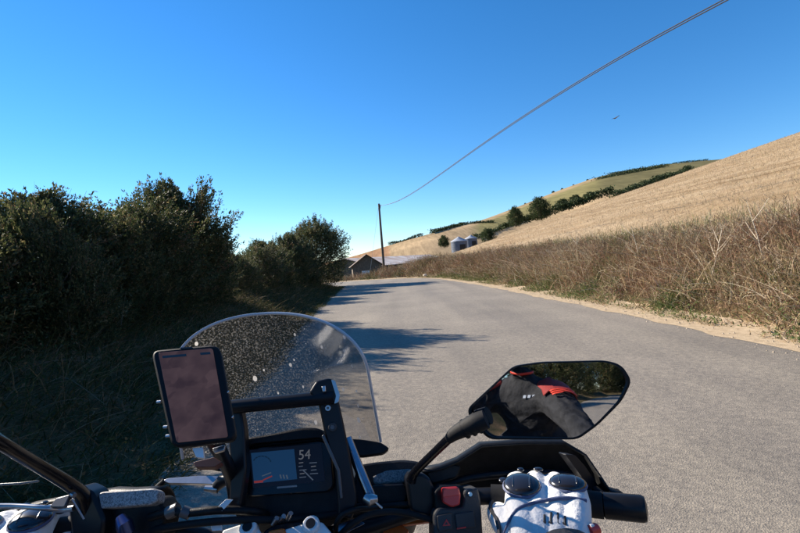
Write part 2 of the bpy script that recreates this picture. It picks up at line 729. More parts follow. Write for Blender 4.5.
# ------------------------------------------------------------------ scatter of blades and stalks (one mesh, many tiny faces)
def ribbons(base, direc, length, width, bend, cols, segs=2, tip=0.15):
    """curved tapering ribbons. base (n,3) direc (n,3) unit; returns verts, tris, cols"""
    n = len(base)
    side = np.cross(direc, np.array([0, 0, 1.0]))
    bad = np.linalg.norm(side, axis=1) < 1e-4
    side[bad] = (1, 0, 0)
    side /= np.linalg.norm(side, axis=1)[:, None]
    ang = rng.uniform(0, math.pi, n)
    third = np.cross(side, direc)
    side = side * np.cos(ang)[:, None] + third * np.sin(ang)[:, None]
    V = []
    for k in range(segs + 1):
        t = k / segs
        c = base + direc * (length * t)[:, None] + bend * (length * t * t)[:, None]
        w = width * (1 - t * (1 - tip)) * .5
        V.append(c - side * w[:, None])
        V.append(c + side * w[:, None])
    V = np.stack(V, 1)
    m = 2 * (segs + 1)
    o = (np.arange(n) * m)[:, None]
    T = []
    for k in range(segs):
        a = 2 * k
        T += [o + np.array([[a, a + 1, a + 3]]), o + np.array([[a, a + 3, a + 2]])]
    T = np.concatenate(T, 0)
    return V.reshape(-1, 3), T, np.repeat(cols, m, 0)


def leaves(c, d, nrm, length, width, cols):
    """pointed folded leaf: 4 verts, 2 tris"""
    s = np.cross(d, nrm)
    s /= np.maximum(1e-6, np.linalg.norm(s, axis=1))[:, None]
    a = c
    b = c + d * (length * .45)[:, None] + s * (width * .5)[:, None]
    e = c + d * length[:, None]
    g = c + d * (length * .45)[:, None] - s * (width * .5)[:, None] + np.cross(s, d) * (width * .25)[:, None]
    V = np.stack([a, b, e, g], 1).reshape(-1, 3)
    o = (np.arange(len(c)) * 4)[:, None]
    T = np.concatenate([o + np.array([[0, 1, 2]]), o + np.array([[0, 2, 3]])], 0)
    return V, T, np.repeat(cols, 4, 0)


def unit(v):
    return v / np.maximum(1e-9, np.linalg.norm(v, axis=-1))[..., None]


def merge(parts):
    V, T, C = [], [], []
    o = 0
    for v, t, c in parts:
        V.append(v)
        T.append(t + o)
        C.append(c)
        o += len(v)
    return np.concatenate(V), np.concatenate(T), np.concatenate(C)


def pick(n, pal, wts, jit=.18):
    pal = np.array(pal)
    k = rng.choice(len(pal), n, p=np.array(wts) / sum(wts))
    return np.clip(pal[k] * rng.uniform(1 - jit, 1 + jit, (n, 1)) * rng.uniform(.94, 1.06, (n, 3)), 0, 1)


def along_right(n, u0, u1, y0=1.5, y1=46, power=1.6):
    """random points beside the right road edge, denser near the camera"""
    t = rng.random(n) ** power
    ytar = y0 + (y1 - y0) * t
    # arc param by y until the bend
    k = np.searchsorted(np.maximum.accumulate(ey), ytar)
    k = np.clip(k + rng.integers(-3, 4, n), 0, len(ex) - 1)
    u = rng.uniform(u0, u1, n)
    x = ex[k] + nx_[k] * u + rng.normal(0, .05, n)
    y = ey[k] + ny_[k] * u + rng.normal(0, .05, n)
    return x, y, u


STRAW, RUST, BROWN, OLIVE, GREEN, PALE = (.47, .35, .21), (.285, .155, .095), (.215, .138, .088), (.18, .165, .065), (.095, .14, .042), (.60, .50, .36)
leafmat = attr_mat('dry_plants', .8, .2, .12)

# tall dry docks and grasses on the bank
N = 46000
x, y, u = along_right(N, .9, 4.3)
hn = .6 * vnoise(x, y, 1.3, 31) + .4 * vnoise(x, y, .4, 32)
mask = rng.random(N) < (.35 + .9 * smooth01((u - .8) / 1.2))
x, y, u, hn = x[mask], y[mask], u[mask], hn[mask]
n = len(x)
z = terrain(x, y)
ht = (.30 + .80 * smooth01((u - .8) / 1.6)) * (.40 + .85 * hn) * rng.uniform(.5, 1.2, n) * np.where(u > 3.4, .8, 1)
d = unit(np.stack([rng.normal(-.12, .34, n), rng.normal(0, .34, n), np.ones(n)], -1))
bend = np.stack([rng.normal(0, .22, n), rng.normal(0, .22, n), -rng.uniform(0, .25, n)], -1)
patch = vnoise(x, y, 2.4, 33)
c = pick(n, [STRAW, RUST, BROWN, PALE, OLIVE], [2.4, 3.8, 3.0, .7, 1.0])
c = np.where((patch > .62)[:, None], c * np.array([1.0, .88, .82]), c)
p2 = vnoise(x, y, 1.6, 36)
c = np.where(((p2 < .34) & (rng.random(n) < .75))[:, None], pick(n, [STRAW, PALE, OLIVE], [3, 1.6, 1.2]), c)
c = np.where(((p2 > .70) & (rng.random(n) < .7))[:, None], pick(n, [OLIVE, GREEN, BROWN], [2.5, 1.5, 1.2]), c)
base = np.stack([x, y, z - .03], -1)
parts = [ribbons(base, d, ht, rng.uniform(.005, .011, n) * (1 + y * .03), bend, c, 3, .3)]
# seed clusters and side leaves on the stalks
for rep in range(6):
    t = rng.uniform(.35, 1.0, n)
    p = base + d * (ht * t)[:, None] + bend * (ht * t * t)[:, None]
    dd = unit(d * rng.uniform(.2, 1.2, (n, 1)) + rng.normal(0, .7, (n, 3)))
    cc = np.where(rng.random(n)[:, None] < .5, c * .72, pick(n, [RUST, BROWN, OLIVE, STRAW], [3.2, 2.2, 1.2, .8]) * .72)
    parts.append(leaves(p, dd, unit(rng.normal(0, 1, (n, 3))), rng.uniform(.04, .17, n) * (1 + y * .01), rng.uniform(.003, .009, n) * (1 + y * .035), cc))
# long bare culms crossing one another
N = 9500
x, y, u = along_right(N, 1.1, 4.0)
n = N
z = terrain(x, y)
ln_ = rng.uniform(.6, 1.35, n) * (.65 + .5 * vnoise(x, y, .9, 35))
parts.append(ribbons(np.stack([x, y, z], -1), unit(np.stack([rng.normal(-.1, .5, n), rng.normal(0, .5, n), np.full(n, .9)], -1)), ln_, rng.uniform(.006, .013, n) * (1 + y * .028), np.stack([rng.normal(0, .4, n), rng.normal(0, .4, n), -rng.uniform(.1, .5, n)], -1), pick(n, [STRAW, PALE, BROWN, RUST], [2.8, 2.0, 1.0, 1.2]), 5, .35))
V, T, C = merge(parts)
tag(link('dry_stalk_bank', np_mesh('dry_stalk_bank', V, tris=T, cols=C), leafmat), 'tangle of red brown and straw coloured dry stalks on the right roadside bank', 'dry plants', kind='stuff')

# low green weeds and grass at the foot of the bank
N = 60000
x, y, u = along_right(N, .22, 2.2)
keep = rng.random(N) < smooth01((vnoise(x, y, 1.0, 41) - .28) / .3) * (1 - .5 * smooth01((u - 1.2) / 1.0))
x, y, u = x[keep], y[keep], u[keep]
n = len(x)
z = terrain(x, y)
ht = rng.uniform(.06, .30, n) * (.5 + 1.0 * smooth01((u - .3) / .7)) * (1 + .5 * vnoise(x, y, .8, 43))
d = unit(np.stack([rng.normal(-.15, .6, n), rng.normal(0, .6, n), rng.uniform(.5, 1.2, n)], -1))
c = pick(n, [GREEN, OLIVE, STRAW, PALE, BROWN], [4.2, 2.2, 1.3, .5, 1.0], .3)
gm = vnoise(x, y, 1.5, 45)
c = np.where((gm < .38)[:, None], pick(n, [STRAW, PALE, BROWN], [3, 1.5, 1.5]), c)
parts = [ribbons(np.stack([x, y, z - .01], -1), d, ht, rng.uniform(.008, .022, n) * (1 + y * .03), np.stack([rng.normal(0, .25, n), rng.normal(0, .25, n), -rng.uniform(0, .4, n)], -1), c, 2, .1)]
keep = rng.random(n) < .8
p = np.stack([x, y, z + ht * .6], -1)[keep]
k = len(p)
parts.append(leaves(p, unit(rng.normal(0, 1, (k, 3)) + np.array([0, 0, .3])), unit(rng.normal(0, .4, (k, 3)) + np.array([0, 0, 1])), rng.uniform(.03, .10, k), rng.uniform(.010, .030, k), pick(k, [GREEN, OLIVE, (.13, .16, .055), STRAW], [2.4, 2, 2, 1.0])))
V, T, C = merge(parts)
tag(link('green_weed_verge', np_mesh('green_weed_verge', V, tris=T, cols=C), leafmat), 'low green weeds and short grass at the foot of the right bank', 'weeds', kind='stuff')

# green grass margin between bank and wheat, and the near wheat ears
N = 15000
x, y, u = along_right(N, 3.7, 5.2, 1.5, 60, 1.3)
n = N
z = terrain(x, y)
parts = [ribbons(np.stack([x, y, z], -1), unit(np.stack([rng.normal(0, .3, n), rng.normal(0, .3, n), np.ones(n)], -1)), rng.uniform(.35, .75, n), rng.uniform(.01, .02, n) * (1 + y * .03), rng.normal(0, .2, (n, 3)), pick(n, [(.16, .175, .075), OLIVE, (.34, .31, .18), PALE], [3, 2, 2, 1.2]), 2, .2)]
V, T, C = merge(parts)
tag(link('field_margin_grass', np_mesh('field_margin_grass', V, tris=T, cols=C), leafmat), 'strip of grey green grass between the dry bank and the wheat', 'grass', kind='stuff')
N = 70000
t = rng.random(N) ** 1.5
y = 4 + 104 * t
x = 9.2 + rng.random(N) ** .9 * (8 + y * .95)
uu = side_dist(x, y, R_EDGE)
keep = uu > 4.4
x, y = x[keep], y[keep]
n = len(x)
z = terrain(x, y) + .25
dist = np.hypot(x, y)
parts = [ribbons(np.stack([x, y, z], -1), unit(np.stack([rng.normal(.1, .35, n), rng.normal(0, .35, n), np.ones(n)], -1)), rng.uniform(.14, .34, n), rng.uniform(.008, .014, n) * (1 + dist * .028), np.stack([rng.normal(0, .3, n), rng.normal(0, .3, n), -rng.uniform(0, .4, n)], -1), pick(n, [(.41, .31, .19), (.47, .365, .235), (.345, .25, .145)], [3, 2, 2], .12), 1, .4)]
V, T, C = merge(parts)
tag(link('wheat_ears', np_mesh('wheat_ears', V, tris=T, cols=C), attr_mat('wheat_straw', .8, .3, .1)), 'golden ripe wheat ears covering the sloping field', 'wheat', kind='stuff')

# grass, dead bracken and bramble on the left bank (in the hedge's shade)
N = 30000
t = rng.random(N) ** 1.5
y = 1.0 + 36 * t
lx = np.interp(y, L_EDGE[:, 1], L_EDGE[:, 0])
ll = rng.uniform(-.06, 3.2, N)
x = lx - ll
z = terrain(x, y)
ht = (.13 + .36 * smooth01(ll / 1.0)) * rng.uniform(.5, 1.3, N) * (.6 + .8 * vnoise(x, y, .9, 51))
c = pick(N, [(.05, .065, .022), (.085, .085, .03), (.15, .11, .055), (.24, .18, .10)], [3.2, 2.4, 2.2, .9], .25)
d = unit(np.stack([rng.normal(.25, .5, N), rng.normal(0, .5, N), np.ones(N)], -1))
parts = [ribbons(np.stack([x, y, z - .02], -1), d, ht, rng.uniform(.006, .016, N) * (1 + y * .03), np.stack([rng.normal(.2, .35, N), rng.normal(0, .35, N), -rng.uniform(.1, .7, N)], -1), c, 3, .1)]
keep = rng.random(N) < .5
p = np.stack([x, y, z + ht * .6], -1)[keep]
k = len(p)
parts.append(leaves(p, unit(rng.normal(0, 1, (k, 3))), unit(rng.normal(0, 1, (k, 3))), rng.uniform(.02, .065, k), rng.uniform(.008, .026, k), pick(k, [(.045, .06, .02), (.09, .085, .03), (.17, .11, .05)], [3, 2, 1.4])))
# grass fringe hanging over the left edge of the asphalt
nf = 9000
yf = 1.0 + 33 * rng.random(nf) ** 1.6
jag = .28 * vnoise(yf, yf * 0, .7, 53) + .16 * vnoise(yf, yf * 0, .22, 54)
xf = np.interp(yf, L_EDGE[:, 1], L_EDGE[:, 0]) + rng.uniform(-.25, .02, nf) + jag * rng.random(nf)
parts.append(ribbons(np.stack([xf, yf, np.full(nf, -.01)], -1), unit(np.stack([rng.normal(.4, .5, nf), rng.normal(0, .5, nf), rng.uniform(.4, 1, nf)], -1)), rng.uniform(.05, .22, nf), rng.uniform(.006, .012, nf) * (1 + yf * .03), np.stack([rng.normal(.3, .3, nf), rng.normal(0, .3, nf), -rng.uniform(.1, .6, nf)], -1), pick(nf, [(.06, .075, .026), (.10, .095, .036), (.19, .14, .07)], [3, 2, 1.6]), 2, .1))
# long dead bramble canes arching out of the hedge foot
nb = 320
yb = 2 + 26 * rng.random(nb) ** 1.4
xb = np.interp(yb, L_EDGE[:, 1], L_EDGE[:, 0]) - rng.uniform(.7, 2.2, nb)
parts.append(ribbons(np.stack([xb, yb, terrain(xb, yb)], -1), unit(np.stack([rng.normal(.35, .5, nb), rng.normal(0, .7, nb), rng.uniform(.5, 1.1, nb)], -1)), rng.uniform(.3, .8, nb), rng.uniform(.006, .011, nb), np.stack([rng.normal(.2, .3, nb), rng.normal(0, .4, nb), -rng.uniform(.4, .9, nb)], -1), pick(nb, [(.26, .20, .13), (.17, .11, .06)], [1, 1]), 6, .4))
V, T, C = merge(parts)
tag(link('shaded_bank_grass', np_mesh('shaded_bank_grass', V, tris=T, cols=C), leafmat), 'shaded rough grass and bramble under the left hedge', 'rough grass', kind='stuff')


# ------------------------------------------------------------------ far hill with its fields
def hill_mesh():
    # skyline bearings: X/Y -> Z/Y as seen, hill crest about 640 m away
    kx = np.array([-1.6, -.9, -.5, -.154, -.098, .004, .095, .185, .276, .367, .458, .548, .66, .85, 1.2, 1.7])
    kz = np.array([-.01, -.01, -.004, .0122, .0211, .0443, .0616, .0768, .1030, .1314, .1554, .1639, .1706, .172, .15, .10])
    K = np.linspace(-1.6, 1.7, 260)
    Zc = np.interp(K, kx, kz)
    ker = np.ones(5) / 5
    Zc = np.convolve(np.pad(Zc, 2, 'edge'), ker, 'valid')
    # left part (behind the barn) is a nearer, lower shoulder
    Yc = 640 - 330 * (1 - smooth01((K - .05) / .35))
    tt = np.concatenate([np.linspace(0, 1, 40), np.linspace(1.08, 2.0, 10)])
    rows, uv = [], []
    for t in tt:
        if t <= 1:
            Y = (150 + (Yc - 150) * t)
            zc = Zc * Yc + 1.5
            z = -6 + (zc + 6) * (0.62 * t ** 1.05 + 0.38 * t ** 2 * (3 - 2 * t))
        else:
            Y = Yc + (t - 1) * 500
            z = (Zc * Yc + 1.5) - 55 * (t - 1) ** 1.6 - 6 * (t - 1)
        rows.append(np.stack([K * Y, Y, z], -1))
        uv.append(np.stack([K, np.full(len(K), t)], -1))
    V = np.stack(rows, 0)
    h, w = V.shape[:2]
    V[:, :, 2] += (vnoise(V[:, :, 0], V[:, :, 1], 60, 61) - .5) * 2.5 * (np.minimum(tt, 1)[:, None] < .97)
    idx = np.arange(h * w).reshape(h, w)
    q = np.stack([idx[:-1, :-1], idx[:-1, 1:], idx[1:, 1:], idx[1:, :-1]], -1).reshape(-1, 4)
    return np_mesh('hill', V.reshape(-1, 3), quads=q, uv=np.stack(uv, 0).reshape(-1, 2)), V, tt, K


def hill_material():
    m = bpy.data.materials.new('hill_fields')
    nt, b = nodes_of(m)
    L = nt.links.new
    uvn = nt.nodes.new('ShaderNodeUVMap')
    sp = nt.nodes.new('ShaderNodeSeparateXYZ')
    L(uvn.outputs[0], sp.inputs[0])
    tc = nt.nodes.new('ShaderNodeTexCoord')
    nz = nt.nodes.new('ShaderNodeTexNoise')
    nz.inputs['Scale'].default_value = .03
    nz.inputs['Detail'].default_value = 9
    L(tc.outputs['Object'], nz.inputs['Vector'])

    def col(c):
        n = nt.nodes.new('ShaderNodeRGB')
        n.outputs[0].default_value = (*c, 1)
        return n.outputs[0]

    def step(src, edge, w=.004):
        n = nt.nodes.new('ShaderNodeMapRange')
        n.inputs[1].default_value = edge - w
        n.inputs[2].default_value = edge + w
        L(src, n.inputs[0])
        return n.outputs[0]

    def mx(f, a, c, kind='MIX'):
        x = nt.nodes.new('ShaderNodeMix')
        x.data_type = 'RGBA'
        x.blend_type = kind
        if isinstance(f, float):
            x.inputs[0].default_value = f
        else:
            L(f, x.inputs[0])
        L(a, x.inputs[6])
        L(c, x.inputs[7])
        return x.outputs[2]
    s, t = sp.outputs[0], sp.outputs[1]
    c = col((.42, .305, .18))                                   # stubble at the foot
    c = mx(step(s, -.02), col((.34, .20, .11)), c)               # ploughed brown field left of the pole
    green = col((.22, .195, .085))
    tan = col((.33, .25, .14))
    up = mx(step(t, .80, .02), green, tan)
    scrub = col((.17, .15, .07))
    f1 = step(s, .455, .012)
    up = mx(f1, up, scrub)
    lim = nt.nodes.new('ShaderNodeMath')                          # the hill's grass begins above the foot field on the right only
    lim.operation = 'MULTIPLY'
    L(step(s, .17, .015), lim.inputs[0])
    L(step(t, .50), lim.inputs[1])
    c = mx(lim.outputs[0], c, up)
    r = nt.nodes.new('ShaderNodeValToRGB')
    r.color_ramp.elements[0].position = .35
    r.color_ramp.elements[0].color = (.8, .8, .78, 1)
    r.color_ramp.elements[1].position = .65
    r.color_ramp.elements[1].color = (1.12, 1.1, 1.08, 1)
    L(nz.outputs['Fac'], r.inputs['Fac'])
    c = mx(1.0, c, r.outputs['Color'], 'MULTIPLY')
    mpp = nt.nodes.new('ShaderNodeMapping')                       # crop rows and tractor lines along the slope
    mpp.inputs['Rotation'].default_value = (0, 0, RAD(-28))
    mpp.inputs['Scale'].default_value = (.5, .035, .1)
    L(tc.outputs['Object'], mpp.inputs['Vector'])
    n3 = nt.nodes.new('ShaderNodeTexNoise')
    n3.inputs['Scale'].default_value = 1.0
    n3.inputs['Detail'].default_value = 6
    n3.inputs['Roughness'].default_value = .7
    L(mpp.outputs[0], n3.inputs['Vector'])
    r3 = nt.nodes.new('ShaderNodeValToRGB')
    r3.color_ramp.elements[0].position = .36
    r3.color_ramp.elements[0].color = (.74, .73, .71, 1)
    r3.color_ramp.elements[1].position = .62
    r3.color_ramp.elements[1].color = (1.1, 1.09, 1.07, 1)
    L(n3.outputs['Fac'], r3.inputs['Fac'])
    c = mx(1.0, c, r3.outputs['Color'], 'MULTIPLY')
    L(c, b.inputs['Base Color'])
    b.inputs['Roughness'].default_value = .95
    b.inputs['Specular IOR Level'].default_value = .05
    return m


hm, HV, HT, HK = hill_mesh()
tag(link('far_hill', hm, hill_material(), smooth=True), kind='structure')


def hill_point(k, t):
    """point of the hill surface at bearing k (X/Y) and height share t"""
    j = np.interp(k, HK, range(len(HK)))
    i = np.interp(t, HT, range(len(HT)))
    i0, j0 = int(i), int(j)
    i1, j1 = min(i0 + 1, HV.shape[0] - 1), min(j0 + 1, HV.shape[1] - 1)
    fi, fj = i - i0, j - j0
    return (HV[i0, j0] * (1 - fi) + HV[i1, j0] * fi) * (1 - fj) + (HV[i0, j1] * (1 - fi) + HV[i1, j1] * fi) * fj

# ------------------------------------------------------------------ bushes and trees
BARK = mat('bark', (.11, .085, .06), .9, var=.4, scale=12, bump=.6, bscale=40)
LEAF = attr_mat('hedge_leaves', .6, .38, .25)
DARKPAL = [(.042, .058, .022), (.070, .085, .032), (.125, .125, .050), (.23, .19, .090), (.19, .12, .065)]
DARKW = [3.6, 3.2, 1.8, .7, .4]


def crown_arrays(h, rx, ry, n_twig, per, size, seed, lean=(.25, -.05), low=.02, pal=DARKPAL, w=DARKW, spiky=.5):
    """leaf sprays spread through an uneven crown: many twigs, each a plume of small folded leaves"""
    global rng
    keep_rng = rng
    rng = np.random.default_rng(seed)
    ph = rng.uniform(0, 2 * math.pi, n_twig)
    q = rng.random(n_twig) ** .8
    prof = np.maximum(0, 1 - q ** (3.4 if low < .5 else 3.2)) ** .5
    prof *= .86 + .14 * smooth01(q / .35)
    if low > .5:                                   # tree: crown starts above the ground
        prof *= smooth01((q + .25) / .4)
    # lumpy outline: lobes and hollows round the crown
    R = .70 + .42 * vnoise(np.cos(ph) * 2.1 + seed, np.sin(ph) * 2.1 + q * 2.6, .8, seed)
    shell = rng.random(n_twig) ** .38
    out_ = rng.random(n_twig) < .16
    shell = np.where(out_, rng.uniform(1.02, 1.16, n_twig), shell)
    topn = .80 + .30 * vnoise(np.cos(ph) * shell * prof * 3 + 7, np.sin(ph) * shell * prof * 3, .75, seed + 1)
    hr = prof * R * shell
    tip = np.stack([rx * hr * np.cos(ph), ry * hr * np.sin(ph), h * q * topn * np.where(out_, 1.04, 1)], -1)
    dirs = unit(np.stack([np.cos(ph) * prof / rx, np.sin(ph) * prof / ry, (q - .35) * 1.6 / h * 1.5], -1))
    sway = np.clip(tip[:, 2] / h, 0, 1.2) ** 1.5
    tip[:, 0] += lean[0] * sway * rx
    tip[:, 1] += lean[1] * sway * ry
    tip[:, 2] = np.maximum(tip[:, 2], .05)
    td = unit(dirs * np.array([1, 1, .6]) + np.array([lean[0] * 1.2, lean[1] * .8, .75]) + rng.normal(0, .28, (n_twig, 3)))
    tl = rng.uniform(.25, .6, n_twig) * (.5 + spiky) * (h / 3.4) ** .5
    tl = np.where(out_, tl * 1.5, tl)
    # leaves
    m = n_twig * per
    ti = np.repeat(np.arange(n_twig), per)
    t = rng.random(m)
    p = tip[ti] - td[ti] * (tl[ti] * t)[:, None] + rng.normal(0, 1, (m, 3)) * (.014 + .060 * t)[:, None] * (size / .06)
    ld = unit(td[ti] * 1.0 + rng.normal(0, .55, (m, 3)))
    nr = unit(rng.normal(0, 1, (m, 3)) + np.array([0, 0, .6]))
    ln = rng.uniform(.6, 1.35, m) * size * 1.35
    wd = ln * rng.uniform(.28, .46, m)
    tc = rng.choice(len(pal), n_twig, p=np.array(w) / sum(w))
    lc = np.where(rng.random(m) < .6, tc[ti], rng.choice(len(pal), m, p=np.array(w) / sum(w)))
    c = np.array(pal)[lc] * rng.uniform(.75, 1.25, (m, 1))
    out = [leaves(p, ld, nr, ln, wd, c)]
    # bare twigs inside
    tb = rng.random(n_twig) < .6
    out.append(ribbons(tip[tb] - td[tb] * (tl[tb] * 1.5)[:, None], td[tb], tl[tb] * 1.45, np.full(tb.sum(), .016), rng.normal(0, .05, (tb.sum(), 3)), pick(int(tb.sum()), [(.10, .07, .045), (.16, .12, .08)], [1, 1]), 1, .3))
    V, T, C = merge(out)
    pts = tip[rng.choice(n_twig, 16, replace=False)]
    rng = keep_rng
    return V, T, C, pts


def stem_mesh(name, pts, h, r0):
    bm = bmesh.new()
    fork = Vector((0.02 * h, 0, h * .22))
    bm_tube(bm, [(0, 0, -.25), (0.01 * h, 0.01, h * .1), fork], [r0 * 1.35, r0 * 1.05, r0 * .9], 8)
    for p in pts:
        p = Vector(p)
        mid = fork.lerp(p, .5) + Vector((random.uniform(-.1, .1), random.uniform(-.1, .1), .08)) * h * .25
        bm_tube(bm, [fork - Vector((0, 0, r0)), mid, p.lerp(mid, .12)], [r0 * .55, r0 * .3, r0 * .08], 6)
    me = bpy.data.meshes.new(name)
    bm.to_mesh(me)
    bm.free()
    me.shade_smooth()
    me.materials.append(BARK)
    return me


PROTO = {}


def proto(key, h, rx, ry, n_twig, per, size, seed, r0=.07, **k):
    V, T, C, pts = crown_arrays(h, rx, ry, n_twig, per, size, seed, **k)
    cm = np_mesh('crown', V, tris=T, cols=C)
    cm.materials.append(LEAF)
    PROTO[key] = (cm, stem_mesh('stem', pts, h, r0), h)


def plant(key, name, loc, height, rz, label, cat, group, stem_name='stem', sxy=1.0):
    cm, sm, h = PROTO[key]
    s = height / h
    e = empty(name, loc, rz)
    e.scale = (s * sxy, s * sxy, s)
    link(stem_name, sm, None, e)
    link('crown', cm, None, e)
    return tag(e, label, cat, group)


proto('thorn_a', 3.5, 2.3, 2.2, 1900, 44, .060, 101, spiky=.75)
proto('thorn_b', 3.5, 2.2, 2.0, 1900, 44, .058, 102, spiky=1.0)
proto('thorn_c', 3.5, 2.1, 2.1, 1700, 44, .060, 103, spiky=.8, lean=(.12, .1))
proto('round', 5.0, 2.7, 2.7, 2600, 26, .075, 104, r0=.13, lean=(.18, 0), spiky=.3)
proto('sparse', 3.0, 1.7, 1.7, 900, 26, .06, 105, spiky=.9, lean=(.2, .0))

hedge = [
    # key, x, y, height, rz, sxy, label
    ('thorn_a', -5.9, 2.2, 2.8, 0.3, 1.05, 'dark thorn bush nearest the camera at the left edge of the hedge'),
    ('thorn_b', -6.0, 5.0, 2.95, -.4, 1.05, 'spiky hedge bush with browned leaf tips, second from the camera'),
    ('thorn_c', -6.0, 7.4, 3.1, .8, 1.12, 'low dark hedge bush between the spiky bush and the tall thorn'),
    ('thorn_b', -6.15, 9.7, 3.3, .2, 1.1, 'thorn bush with upright sprays left of the tallest near hedge bush'),
    ('thorn_a', -6.3, 12.1, 3.85, -.15, .98, 'tallest near hedge bush, its sprays leaning right over the gap'),
    ('thorn_b', -6.4, 14.0, 3.0, .5, .85, 'lower right flank bush of the tall hedge thorn, above the windscreen'),
    ('sparse', -6.4, 17.3, 2.35, .2, 1.15, 'small loose bush in the dip of the hedge'),
    ('thorn_c', -6.8, 18.8, 2.3, 1.9, 1.05, 'low dense bush filling the hedge behind the dip'),
    ('sparse', -6.4, 20.6, 2.85, 1.0, 1.1, 'small twiggy bush rising just right of the hedge dip'),
    ('thorn_c', -6.7, 23.0, 3.05, 2.6, 1.1, 'dense mid hedge bush left of the round tree'),
    ('thorn_a', -6.7, 26.2, 3.5, 1.2, .95, 'sloping hedge bush left of the round tree and close to it'),
    ('thorn_c', -6.6, 29.2, 3.5, .9, .95, 'dark bush under the left side of the round tree'),
    ('round', -6.35, 33.2, 5.05, .2, 1.12, 'round windswept tree at the far end of the left hedge'),
    ('thorn_c', -5.1, 3.9, 2.35, 2.1, .95, 'low front bush added to the hedge to shade the road, beside the left grip'),  # this and the next two bushes are added to throw shade onto the road
    ('thorn_a', -5.15, 6.5, 2.6, 3.3, .85, 'front bush added to the hedge to shade the road, straight left of the phone'),
    ('thorn_b', -5.3, 8.7, 2.7, 4.6, .85, 'front bush added to the hedge to shade the road, just above the left end of the windscreen'),
    ('thorn_b', -5.6, -1.2, 2.7, 1.4, 1.05, 'hedge bush on the left, level with the rider'),
    ('thorn_a', -5.4, -14, 4.0, 2.2, 1.1, 'leafy bush behind the rider, reflected beside the red shoulder in the mirror'),
    ('round', -5.2, -24, 6.4, 2.0, 1.1, 'nearest tall tree behind the rider, reflected in the mirror'),
    ('round', -4.2, -34, 7.2, 4.0, 1.2, 'middle tall tree behind the rider, reflected at the top of the mirror'),
    ('round', -.5, -47, 8.5, 1.0, 1.2, 'broad tree outside the bend behind the rider, reflected in the mirror'),
    ('thorn_b', 5.0, -52, 7.5, 3.0, 1.3, 'bushy tree farthest behind the rider, reflected at the right end of the mirror'),
]
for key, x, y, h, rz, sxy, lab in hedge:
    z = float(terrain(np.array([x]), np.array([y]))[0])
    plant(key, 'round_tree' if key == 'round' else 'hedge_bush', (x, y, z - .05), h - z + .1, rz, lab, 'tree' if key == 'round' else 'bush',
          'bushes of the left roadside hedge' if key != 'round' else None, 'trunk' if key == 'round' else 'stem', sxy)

# mid-distance trees behind the wheat ridge and at the hill foot
MIDPAL = [(.03, .05, .018), (.05, .072, .026), (.075, .09, .035)]
proto('broad', 8.0, 4.6, 4.4, 700, 16, .30, 111, r0=.25, lean=(.08, 0), low=.6, pal=MIDPAL, w=[3, 2, 1], spiky=.6)
proto('scrub', 4.0, 2.8, 2.6, 420, 14, .26, 112, r0=.12, lean=(.05, 0), pal=MIDPAL, w=[3, 2, 1], spiky=.4)


def far_plant(key, name, px, py, y, height, label, cat, group, sxy=1.0, rz=None):
    """tree whose foot is at the photo pixel px,py, standing y metres ahead"""
    p = PY(px, py, y)
    return plant(key, name, p, height, random.uniform(0, 6) if rz is None else rz, label, cat, group, 'trunk', sxy)


MID = 'trees behind the wheat ridge'
for px, py, y, h, sxy, key, lab in [
        (516, 226, 230, 9.8, .78, 'broad', 'darker left one of the two round trees above the wheat ridge'),
        (541, 219, 235, 11.2, .95, 'broad', 'broad right one of the two round trees above the wheat ridge'),
        (563, 210, 245, 5.6, 1.2, 'scrub', 'low tree just right of the two round trees'),
        (576, 205, 250, 5.2, 1.2, 'scrub', 'low bushy tree halfway between the round trees and the pale gap in the hill hedge'),
        (590, 200, 250, 4.2, 1.4, 'scrub', 'smallest hedge tree before the pale gap in the hill hedge'),
        (489, 243, 175, 5.6, .95, 'broad', 'rounded bush tree beside the silos'),
        (444, 247, 150, 3.6, .8, 'scrub', 'small green tree between the barn and the silos')]:
    far_plant(key, 'field_tree', px, py, y, h, lab, 'tree', MID, sxy)


# hedge rows on the hill: each row one hedge
HEDGE_M = attr_mat('far_hedge', .7, .15, .2)


def hedge_row(name, pts, width, height, n, label, size=.9):
    """a continuous uneven hedge of leaf clumps along 3D points"""
    pts = np.array([tuple(p) for p in pts])
    seg = np.linalg.norm(np.diff(pts, axis=0), axis=1)
    s = np.concatenate([[0], np.cumsum(seg)])
    t = rng.random(n) * s[-1]
    c = np.stack([np.interp(t, s, pts[:, k]) for k in range(3)], -1)
    bumps = .55 + .75 * vnoise(t, t * 0, max(3.0, height * 1.6), hash(len(label)) % 97)
    c[:, 2] += (rng.random(n) ** .8 * bumps - .3) * height
    c[:, 0] += rng.normal(0, width * .3, n)
    c[:, 1] += rng.normal(0, width * .3, n)
    V, T, C = leaves(c, unit(rng.normal(0, 1, (n, 3))), unit(rng.normal(0, 1, (n, 3))), rng.uniform(.6, 1.4, n) * size, rng.uniform(.4, .9, n) * size, pick(n, MIDPAL, [3, 2, 1]))
    o = link(name, np_mesh(name, V, tris=T, cols=C), HEDGE_M)
    return tag(o, label, 'hedge')


